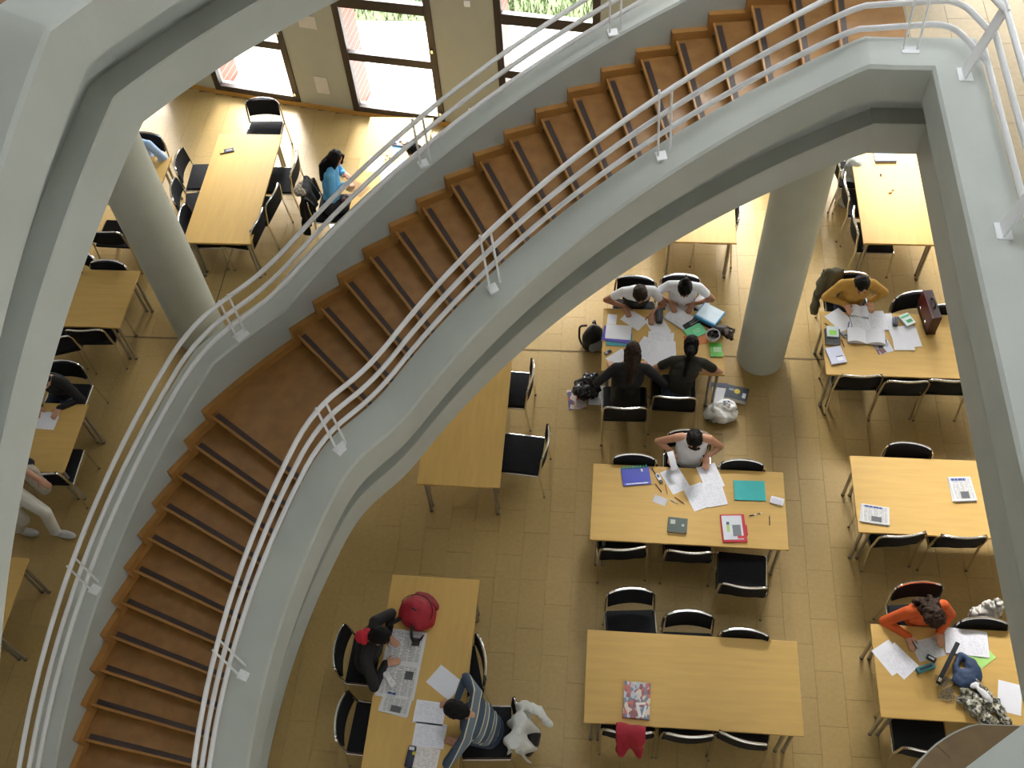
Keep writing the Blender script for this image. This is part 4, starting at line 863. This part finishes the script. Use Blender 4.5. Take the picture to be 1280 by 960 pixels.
r_ = book('dictionary', 'thick navy dictionary with a yellow disc, on the floor by the column', 'book', 921, 491, .27, .19, .085, -14, cm('2b3442', .45), 0); mb = MB(); mb.tube([(.0, .02, .0855), (.0, .02, .0868)], .035, 20); mb.build('yellow_disc', cm('c8b428', .5), r_); sub(r_, 'white_patch', (.09, -.02, .086), (.04, .07, .001), cm('d0d4dc'), .0004); sub(r_, 'title_block', (-.07, .03, .086), (.06, .03, .001), cm('8a93a2'), .0004)
p = at(902, 522, .0); r_ = lump('white_carrier_bag', 'crumpled white carrier bag with blue print on the floor', 'bag', [('e', (p.x, p.y + .02, .07), (.19, .15, .075)), ('e', (p.x + .04, p.y + .08, .11), (.13, .10, .06)), ('e', (p.x - .10, p.y, .07), (.11, .10, .06))], mat('white_polythene', (.80, .80, .78), .45, var=.03), .011, .045, 6.5)
for i, (a, b) in enumerate(((.02, .12), (.07, .13), (.12, .10), (.155, .05))): sub(r_, 'blue_print', (a, b - .02, .158 - i * .012), (.035, .022, .004), cm('3a5a9c' if i < 3 else '1a1c22'), .001, -20 * i)
mb = MB(); mb.tube(fillet([(-.12, .04, .10), (-.22, .02, .06), (-.20, -.08, .04), (-.06, -.07, .12)], .05), .012, 6); mb.build('handle', mat('white_polythene', (0, 0, 0)), r_, True)
# ---- briefcase table
E0 = TOP
sheet(1050, 400, 'white sheet turned askew beside the man in mustard', 38, P_WHITE, .22, .29); pen('blue pen on the askew white sheet', 1061, 405, 75, cm('5a66a8'), .09, TOP + .003); pen('short brown pencil at the corner by the askew sheet', 1034, 406, -40, cm('5a2a1c'), .06)
book('dark_textbook', 'dark grey textbook under the green and white calculator', 'book', 1041, 420, .17, .215, .035, -2, cm('2f3238', .5)); r_ = empty('pocket_calculator', (*at(1041, 414, TOP + .06)[:2], TOP + .0362), rad(-2), 'white box with a lime panel lying on the dark textbook', 'calculator'); sub(r_, 'body', (0, 0, .012), (.135, .15, .024), cm('cfdde2', .4), .006); sub(r_, 'lime_panel', (0, -.02, .0245), (.085, .07, .001), cm('8fd44a', .4), .0004)
r_ = empty('document_wallet', (*at(1045, 444, TOP + .02)[:2], TOP), rad(14), 'pale grey wallet book with a small window label', 'book'); sub(r_, 'body', (0, 0, .014), (.18, .235, .026), cm('c6cae2', .45), .004); sub(r_, 'dark_bar', (.03, -.025, .0277), (.08, .014, .001), cm('5a607c'), .0004); sub(r_, 'label', (.03, -.06, .0277), (.07, .05, .001), cm('e4e8f4'), .0004)
r_ = empty('mobile_phone', (*at(1055, 419, TOP)[:2], TOP), rad(-55), 'silver flip phone between the books of the man in mustard', 'phone'); sub(r_, 'shell', (0, 0, .009), (.095, .048, .017), cm('7c828c', .3), .007); sub(r_, 'screen', (.02, 0, .0178), (.03, .03, .001), cm('22262c', .1), .0004)
pen('thin dark red pen beside the wallet book', 1054, 430, -78, cm('6a2224'), .13)
def open_book(label, u, v, w, l, rot, z=TOP, hump=.03, m=None, nm='open_book'):
    p = at(u, v, z + hump / 2); root = empty(nm, (p.x, p.y, z + .0006), rad(rot), label, 'book')
    for k in (-1, 1):
        mb = MB(); G = []
        for j in range(9):
            t = j / 8; x = k * t * w / 2; y_ = hump * (math.sin(min(t * 2.6, math.pi)) * .9 + .12 * (1 - t)) + .004; G.append([(x, -l / 2, y_), (x, l / 2, y_)])
        mb.grid(G if k > 0 else [list(reversed(g)) for g in G]); lo_ = [[(a[0], a[1], .002) for a in g] for g in G]; mb.grid(lo_); mb.grid([[g[0] for g in G], [g[0] for g in lo_]]); mb.grid([[g[1] for g in G], [g[1] for g in lo_]]); mb.grid([G[-1], lo_[-1]])
        mb.build('page_block', m or P_TEXT, root, True)
    sub(root, 'cover', (0, 0, .001), (w + .01, l + .01, .002), cm('4a5a78', .5), .0006); return root
open_book('large open exercise book with ruled pages before the man in mustard', 1086, 402, .40, .28, 7, hump=.014); sheet(1110, 402, 'pale lilac sheet beside the large open exercise book', 5, P_WHITE, .13, .24)
r_ = empty('spectacle_case', (*at(1119, 402, TOP + .02)[:2], TOP), rad(84), 'dark oval spectacle case by the lilac sheet', 'case'); mb = MB(); mb.bbox((0, 0, .022), (.13, .065, .042), .02); mb.build('lower_shell', cm('3c4456', .35), r_, True); mb = MB(); mb.tube([(-.05, 0, .043), (.05, 0, .043)], .004, 6); mb.build('seam', cm('20242c', .4), r_)
r_ = book('pocket_dictionary', 'small white book with two green bands near the briefcase', 'book', 1134, 399, .125, .165, .035, 28, cm('d4e4e0', .5)); sub(r_, 'green_band', (0, .045, .0355), (.11, .03, .001), cm('5cb890'), .0004); sub(r_, 'green_band', (.01, -.03, .0355), (.07, .045, .001), cm('3f9c6c'), .0004)
open_book('thick open book with fanned pages propped on the table', 1083, 420, .42, .20, -3, hump=.055, m=P_WHITE); sheet(1102, 431, 'dark printed leaflet half under the white sheets', 20, patch_mat('leaflet_print', ['2a2426', '9ca0ac', '6a3a34', 'c4c8d4'], 3), .19, .24)
sheet(1126, 421, 'white sheet lowest in the fan by the briefcase', 12, P_WHITE, layer=1); sheet(1137, 421, 'white sheet at the briefcase side of the fan', 8, P_WHITE, layer=2); sheet(1129, 428, 'white sheet uppermost in the fan by the briefcase', 2, P_WHITE, .23, .22, layer=3)
p = at(1075, 388, .80); open_book('small open book held by the man in mustard', 1075, 389, .20, .16, -8, TOP + .012, .03)
p = at(1158, 405, TOP); r_ = empty('briefcase', (p.x + .0, p.y + .05, TOP + .0006), rad(97), 'maroon leather briefcase standing on the table', 'briefcase'); sub(r_, 'body', (0, 0, .155), (.42, .10, .31), cm('3a1a18', .4), .012); sub(r_, 'flap', (0, .056, .20), (.425, .016, .22), cm('5e2420', .35), .008); sub(r_, 'base', (0, 0, .012), (.42, .11, .022), cm('1e1110', .5), .006)
for k in (-1, 1): sub(r_, 'lock', (k * .10, .067, .11), (.035, .008, .03), M_CHROME, .003)
mb = MB(); mb.tube(fillet([(-.07, 0, .31), (-.06, 0, .36), (.06, 0, .36), (.07, 0, .31)], .03), .011, 8); mb.build('handle', cm('2a1412', .4), r_, True)
q = PEOPLE['yel'][1]; p = V((q['org'].x, q['org'].y, 0)) - q['fw'] * .30 + q['sd'] * .20; r_ = drape('grey_coat', 'olive grey coat hanging over the chair of the man in mustard', 'coat', (p.x, p.y), q['sd'], q['fw'], .24, .35, .55, cm('57523f', .85), .87, .04, 5)
lump('sleeve', None, None, [('c', p + q['sd'] * .08 + Zv * .80, p + q['sd'] * .15 + q['fw'] * .10 + Zv * .48, .065, .055), ('c', p + q['sd'] * .15 + q['fw'] * .10 + Zv * .48, p + q['sd'] * .15 + q['fw'] * .16 + Zv * .30, .055, .05)], cm('57523f', .85), .012, .03, 9, r_, p, 'sleeve')
# ---- newspapers
def newspaper(label, u, v, w, l, t, rot, z=TOP, hd=True, blue=True):
    p = at(u, v, z + t); root = empty('newspaper', (p.x, p.y, z + .0006), rad(rot), label, 'newspaper')
    for i in range(3): sub(root, 'fold', ((i - 1) * .004, (i % 2) * .004, t * (i + .5) / 3), (w - i * .006, l - i * .004, t / 3 - .0008), P_NEWS, .002, (i - 1) * 2)
    if hd: sub(root, 'masthead', (-.02, l * .38, t + .0005), (w * .75, l * .12, .001), print_mat('masthead_print', srgb('b9bccb'), srgb('36487c' if blue else '2a2a2e'), 1, .42, 22, 0, 1.5), .0004)
    sub(root, 'photo', (w * .05, -l * .25, t + .0005), (w * .35, l * .28, .001), cm('55585c', .6), .0004); return root
newspaper('folded newspaper with a blue masthead on the two newspaper table', 1094, 643, .29, .215, .018, -8); newspaper('folded newspaper lying sideways near the parapet', 1203, 611, .24, .29, .022, 4, blue=False)
newspaper('newspaper folded small with a red picture, beside the open one', 495, 879, .29, .215, .012, -9, blue=False)
p = at(502, 830, TOP); r_ = empty('newspaper', (p.x, p.y, TOP + .0006), rad(-4), 'open broadsheet newspaper before the woman with the red scarf', 'newspaper')
for k, (y, a) in enumerate(((.17, 1), (-.17, -1))):
    mb = MB(); G = [[(-.19 + .38 * j / 6, y - .17 + .34 * i / 4, .006 + .012 * math.sin(j * .9 + k) ** 2 + .004 * (i % 2)) for j in range(7)] for i in range(5)]; mb.grid(G); mb.grid([[(x, yy, .001) for x, yy, zz in reversed(g)] for g in G]); mb.build('page', P_NEWS, r_, True)
    sub(r_, 'photo', (.10, y + .06, .0225), (.08, .08, .001), cm('4a4c50', .6), .0004)
p2 = at(487, 852, TOP); lump('crumpled_newspaper', 'rolled newspaper corner sticking out by the black sleeve', 'newspaper', [('c', (p2.x - .06, p2.y + .06, TOP + .03), (p2.x + .03, p2.y - .06, TOP + .025), .024, .022), ('c', (p2.x - .03, p2.y + .07, TOP + .025), (p2.x + .06, p2.y - .04, TOP + .02), .02, .018)], mat('newsprint_plain', (.60, .60, .60), .8, var=.2, scale=40), .009, .008, 14)
# ---- red backpack table
p = at(524, 772, TOP); backpack('crimson backpack lying on the newspaper reader\'s table', p.x, p.y + .02, TOP + .001, .40, .35, .25, 150, cm('9c1428', .65), cm('84101f', .65), cm('141214', .6), .15)
sheet(556, 853, 'single white sheet turned diagonally on the red backpack table', 55, P_WHITE, .22, .29); sheet(537, 891, 'page of notes under the chin of the striped man', -4, P_TEXT, .29, .22); sheet(537, 919, 'page of notes between the striped man\'s arm and the pinkish worksheet', -3, P_TEXT, .30, .225)
sheet(532, 948, 'pinkish worksheet at the corner beside the dark pencil case', -6, P_PINK, .24, .20); r_ = empty('pencil_case', (*at(513, 946, TOP + .02)[:2], TOP), rad(84), 'dark blue pencil case with a yellow tab', 'case'); mb = MB(); mb.bbox((0, 0, .024), (.20, .075, .045), .018); mb.build('shell', cm('20243c', .5), r_, True); sub(r_, 'yellow_tab', (.03, -.03, .046), (.03, .03, .01), cm('d0c828', .5), .004); sub(r_, 'white_label', (.07, 0, .0475), (.03, .05, .002), cm('cfd0d8'), .0008)
q = PEOPLE['str'][1]; hp, fw, sd = q['hip'], q['fw'], q['sd']; bk_ = V((hp.x, hp.y, 0)) - fw * .22
r_ = drape('white_jacket', 'off white jacket hung over the striped man\'s chair', 'jacket', tuple(bk_ - fw * .07), sd, fw, .44, .25, .42, mat('off_white_cotton', (.60, .61, .58), .85, var=.05), .87, .05, 8)
lump('sleeve', None, None, [('c', bk_ - fw * .08 + sd * .21 + Zv * .85, bk_ - fw * .22 + sd * .20 + Zv * .80, .048, .042), ('c', bk_ - fw * .22 + sd * .20 + Zv * .80, bk_ - fw * .33 + sd * .12 + Zv * .72, .042, .036)], mat('off_white_cotton', (0, 0, 0)), .010, .022, 14, r_, V((bk_ - fw * .07).to_tuple()[:2] + (0,)), 'sleeve')
lump('black_bag', 'black bag hanging under the off white jacket', 'bag', [('e', bk_ + sd * .05 - fw * .16 + Zv * .45, (.09, .12, .15)), ('e', bk_ + sd * .0 - fw * .14 + Zv * .30, (.08, .10, .12)), ('c', bk_ + sd * .05 - fw * .13 + Zv * .55, bk_ + sd * .06 - fw * .06 + Zv * .80, .015, .012)], cm('141218', .6), .013, .02, 9)
q = PEOPLE['red'][1]; rt = PEOPLE['red'][0]
lump('scarf', None, None, [('c', q['nk'] + q['bk'] * .05 + q['sd'] * .055, q['nk'] + q['bk'] * .085, .035, .045), ('c', q['nk'] + q['bk'] * .085, q['nk'] + q['bk'] * .05 - q['sd'] * .055, .045, .035), ('e', q['nk'] + q['bk'] * .10 - q['T'] * .02, (.06, .075, .05))], cm('b8182c', .8), .012, .012, 14, rt, q['org'], 'red_scarf')
# ---- orange student's table
sheet(1113, 822, 'white sheet lowest in the pair by the orange sleeve', -55, P_WHITE, .29, .215); sheet(1124, 826, 'white sheet uppermost in the pair by the orange sleeve', -48, P_TEXT, .30, .21, layer=1); sheet(1160, 811, 'grey worksheet the orange student writes on', 18, print_mat('grey_worksheet', (.55, .57, .60), (.40, .42, .46), 14, .5), .27, .20)
open_book('open ring notebook with ruled white pages beside the orange student', 1208, 803, .40, .26, -4, hump=.010, nm='open_notebook'); flat('lime_pad', 'pale lime card pad showing under the open ring notebook', 'notebook', 1226, 822, .24, .16, 38, cm('a8d878', .6), TOP + .0, .004)
r_ = empty('pencil_case', (*at(1157, 835, TOP + .02)[:2], TOP), rad(22), 'teal green pencil case by the grey worksheet', 'case'); mb = MB(); mb.bbox((0, 0, .020), (.19, .06, .038), .016); mb.build('shell', cm('3f7f86', .5), r_, True); sub(r_, 'dark_print', (0, 0, .0395), (.13, .022, .001), cm('1f3a44'), .0004, 0)
r_ = empty('eraser', (*at(1164, 823, TOP + .01)[:2], TOP), rad(-30), 'black and white eraser by the teal pencil case', 'eraser'); sub(r_, 'sleeve', (0, 0, .010), (.09, .05, .019), cm('1b1c22', .5), .006); sub(r_, 'white_mark', (0, 0, .0198), (.055, .02, .001), cm('d4d8e0'), .0004)
pen('dark pen in the hand of the orange student', 1143, 806, -65, cm('2a2430'), .13, TOP + .03)
p = at(1203, 836, TOP + .03); lump('navy_handbag', 'navy blue cloth handbag with a dark strap lying on its side', 'bag', [('e', (p.x + .01, p.y - .10, TOP + .045), (.13, .10, .045), 10), ('e', (p.x + .09, p.y - .02, TOP + .045), (.075, .14, .045), 10), ('c', (p.x + .02, p.y + .13, TOP + .03), (p.x + .08, p.y + .06, TOP + .04), .025, .045), ('c', (p.x - .06, p.y + .02, TOP + .03), (p.x - .06, p.y - .10, TOP + .035), .03, .04), ('c', (p.x + .0, p.y + .14, TOP + .03), (p.x - .06, p.y + .0, TOP + .03), .025, .03)], cm('263a5a', .7), .011, .014, 10)
a, b = at(1196, 805, TOP + .05), at(1171, 856, TOP + .03); r_ = empty('bag_strap', (a.x, a.y, TOP), 0, 'dark zipped strap laid along the navy handbag', 'strap'); dv = b - a; Mx = Matrix((dv.normalized(), Zv.cross(dv.normalized()), Zv)).transposed()
mb = MB(); mb.bbox(V((dv.x / 2, dv.y / 2, .075)), (dv.length, .042, .02), .006, Mx); mb.build('band', cm('15171f', .6), r_); mb = MB(); mb.bbox(V((dv.x * .05, dv.y * .05, .087)), (.035, .03, .012), .004, Mx); mb.bbox(V((dv.x * .93, dv.y * .93, .087)), (.04, .03, .012), .004, Mx); mb.build('buckle', M_CHROME, r_)
p = at(1224, 880, TOP); pr_ = []; rr = random.Random(5)
M_SCARF = patch_mat('mottled_knit', ['4a4a3c', '8a8878', '2c2a28', 'b9b6a8', '6a6652', '3c3a44'], 16)
for s0, s1 in (((-.13, .10), (.08, -.20)), ((-.02, .19), (.12, .0)), ((.12, .0), (.20, -.16)), ((-.16, .02), (-.02, -.14))): pr_.append(('c', (p.x + s0[0], p.y + s0[1], TOP + .03), (p.x + s1[0], p.y + s1[1], TOP + .03), .045, .05))
pr_.append(('e', (p.x + .03, p.y, TOP + .045), (.12, .10, .05))); lump('knitted_scarf', 'mottled grey and cream scarf heaped at the table edge', 'scarf', pr_, M_SCARF, .010, .03, 16)
r_ = lump('white_glove', 'white crumpled cloth lying in the mottled scarf', 'cloth', [('e', (p.x + .03, p.y + .05, TOP + .10), (.035, .09, .022), 40), ('e', (p.x - .04, p.y + .15, TOP + .07), (.05, .03, .02), 20), ('c', (p.x - .04, p.y + .15, TOP + .07), (p.x + .03, p.y + .05, TOP + .10), .018, .018)], cm('d8d8dc', .8), .009, .01, 14)
for i in range(26): pass
fr = MB()
for i in range(60):
    q0 = V((p.x - .13 + rr.uniform(-.05, .06), p.y + .05 + rr.uniform(-.14, .08), TOP + .012)); an = rr.uniform(2.6, 4.2); fr.tube([q0 - V((p.x, p.y, 0)), q0 - V((p.x, p.y, 0)) + V((math.cos(an) * .07, math.sin(an) * .05, .004))], .003, 4)
for o_ in bpy.data.objects:
    if o_.name.startswith('knitted_scarf'): f_ = fr.build('fringe', M_SCARF, o_); f_['kind'] = 'stuff'
r_ = empty('mobile_phone', (*at(1247, 880, TOP)[:2], TOP), rad(88), 'small black phone beside the mottled scarf', 'phone'); sub(r_, 'shell', (0, 0, .009), (.10, .05, .017), cm('16171a', .3), .007); sub(r_, 'screen', (.018, 0, .0178), (.036, .034, .001), cm('9aa4ac', .2), .0004)
sheet(1262, 872, 'white sheet cut off by the parapet beside the black phone', -12, P_WHITE)
p = at(1232, 766, .62); lump('pale_bag', 'pale cloth bag propped on a chair by the parapet', 'bag', [('e', (p.x, p.y - .03, .61), (.12, .10, .12)), ('e', (p.x + .05, p.y + .02, .70), (.09, .08, .09)), ('e', (p.x - .05, p.y - .05, .56), (.10, .10, .075)), ('e', (p.x + .04, p.y - .03, .56), (.11, .11, .07))], mat('cream_cloth', (.58, .56, .52), .85), .012, .06, 9)
# ---- window tables
r_ = empty('snack_wrapper', (*at(284, 189, TOP)[:2], TOP), rad(18), 'small black and yellow snack wrapper on the bare window table', 'wrapper'); sub(r_, 'packet', (0, 0, .008), (.20, .075, .014), cm('1c1a24', .4), .006); sub(r_, 'yellow_end', (-.07, 0, .0157), (.05, .06, .001), cm('d8c050', .4), .0004); sub(r_, 'pale_print', (.03, 0, .0157), (.08, .025, .001), cm('8c8a98', .4), .0004)
r_ = empty('desk_tray', (*at(1106, 197, TOP)[:2], TOP), rad(2), 'grey folder with a raised edge on the bright table', 'folder'); sub(r_, 'base', (0, 0, .004), (.27, .17, .006), cm('b0b4cc', .5), .002); sub(r_, 'front_lip', (0, -.085, .016), (.27, .012, .03), cm('8890b0', .5), .003); sub(r_, 'side_lip', (-.135, 0, .016), (.012, .17, .03), cm('7a80a0', .5), .003)
r_ = lump('paper_ball', 'tiny dark paper ball on the bright table', 'paper', [('e', at(1101, 218, TOP + .012), (.014, .014, .012))], cm('55504c'), .005, .003, 40); r_ = lump('orange_peel', 'bit of orange peel on the bright table', 'fruit peel', [('e', at(1113, 240, TOP + .008), (.035, .02, .008), 40), ('e', at(1116, 237, TOP + .008), (.02, .015, .008))], cm('d88a4a', .6), .006, .003, 30)
p = at(1068, 210, .62); lump('grey_bag', 'pale grey bag by the bright table with the grey folder', 'bag', [('e', (p.x, p.y, .62), (.14, .14, .17)), ('e', (p.x - .01, p.y, .47), (.15, .15, .10)), ('c', (p.x, p.y, .45), (p.x, p.y, .06), .13, .14)], cm('a8aaa2', .8), .014, .03, 7)
p = at(1047, 193, .82); chair_at(p.x + .29, p.y, 0, CH + 'behind the pale grey bag at the bright table')
p = at(88, 357, TOP + .04); lump('shoulder_bag', 'dark brown shoulder bag with cream lining on the table by the column', 'bag', [('e', (p.x - .06, p.y - .04, TOP + .07), (.13, .17, .07)), ('c', (p.x - .02, p.y + .10, TOP + .06), (p.x + .08, p.y + .22, TOP + .05), .022, .016), ('e', (p.x - .12, p.y + .05, TOP + .08), (.10, .12, .07))], cm('3c2c22', .6), .012, .016, 9)
lump('cream_cloth', 'cream cloth spilling from the brown shoulder bag', 'cloth', [('c', (p.x - .01, p.y + .10, TOP + .12), (p.x + .02, p.y - .10, TOP + .12), .03, .025), ('c', (p.x + .02, p.y - .10, TOP + .12), (p.x - .08, p.y - .16, TOP + .08), .025, .02)], cm('c4b8a4', .8), .010, .008, 12)
sheet(58, 524, 'white sheet under the hands of the person in black', 4, P_WHITE, .26, .20); sheet(57, 528, 'second sheet peeping out below the one the person in black writes on', -3, P_WHITE, .26, .18, layer=0, z=TOP - .0004)
W_ = WALK; p = W_['org'] - W_['sd'] * .24 + W_['fw'] * .10
lump('carried_jacket', 'black and cream jacket carried over the arm of the striding person', 'jacket', [('c', V((p.x, p.y, 1.06)), V((p.x + .02, p.y + .14, 1.02)), .07, .06), ('c', V((p.x + .04, p.y + .03, 1.02)), V((p.x + .05, p.y + .04, .62)), .085, .07, 1), ('c', V((p.x - .04, p.y + .08, 1.0)), V((p.x - .04, p.y + .10, .66)), .07, .06)], [cm('1a1820', .8), cm('b0a898', .85)], .013, .025, 8)
# ---- blue jumper woman's table
q = PEOPLE['blu'][1]; bk_ = V((q['org'].x, q['org'].y, 0)) - q['fw'] * .29; sd = q['sd']; fw = q['fw']
bt = bk_ - fw * .03; r_ = drape('black_coat', 'black coat with a grey fur hood over the chair of the woman in blue', 'coat', (bt.x, bt.y), sd, fw, .44, .25, .68, cm('0f0f12', .8), .87, .045, 11)
lump('hood', None, None, [('c', bt + Zv * .92 - fw * .03 + sd * .12, bt + Zv * .86 - fw * .10, .045, .06), ('c', bt + Zv * .86 - fw * .10, bt + Zv * .84 - fw * .03 - sd * .14, .06, .045)], mat('grey_fur', (.32, .27, .21), .95, var=.6, scale=60), .010, .03, 22, r_, V((bt.x, bt.y, 0)), 'fur_hood')
sheet(447, 236, 'brown kraft sheet before the woman in the blue jumper', -30, cm('a8855a', .8), .26, .20); p = at(503, 179, TOP); r_ = empty('pencil_basket', (p.x, p.y, TOP + .0006), rad(-10), 'small grey basket of stationery at the end of the sunlit table', 'basket'); sub(r_, 'tray', (0, 0, .012), (.26, .15, .022), cm('8a8590', .5), .006)
for i in range(4): sub(r_, 'item', (-.09 + i * .06, (i % 2) * .04 - .02, .03), (.05, .06, .02), cm(['c8c4c8', '6a4a5a', 'c89a3c', '9a9aa8'][i], .5), .006, 25 * i)
sheet(496, 187, 'pale blue sheet near the stationery basket', 35, cm('7ab4e4', .7), .12, .18); sheet(507, 203, 'light blue folded leaflet across from the woman in blue', 10, cm('8ab0e8', .7), .20, .10); sheet(470, 205, 'white worksheet in the middle of the sunlit table', 0, P_WHITE); sheet(486, 215, 'white worksheet towards the stair side of the sunlit table', 4, P_WHITE)
for i, (u, v) in enumerate(((484, 194), (487, 197), (482, 199))): sub(empty('eraser', (*at(u, v, TOP)[:2], TOP + .0006), rad(20 * i), 'tiny cream eraser on the sunlit table', 'eraser', 'erasers on the sunlit table'), 'block', (0, 0, .007), (.03, .018, .012), cm('c8bc98', .6), .003)
p = at(437, 272, .12); lump('brown_leather_bag', 'tan leather bag on the floor beside the woman in blue', 'bag', [('e', (p.x, p.y, .14), (.16, .12, .13)), ('e', (p.x - .10, p.y + .06, .12), (.10, .10, .10)), ('c', (p.x - .06, p.y, .24), (p.x + .08, p.y + .02, .26), .018, .018)], cm('6a3818', .5), .013, .02, 9)
p = at(432, 255, .5); lump('plum_bag', 'plum coloured bag on the lap side of the woman in blue', 'bag', [('e', (p.x + .05, p.y + .02, .60), (.07, .06, .045)), ('e', (p.x + .0, p.y - .03, .60), (.06, .05, .045))], cm('4a2228', .6), .011, .012, 12)
p = at(428, 285, .01); flat('paper_sheet', 'white papers lying on the floor beside the tan leather bag', 'paper', 426, 284, .30, .24, 20, P_WHITE, 0, .004)
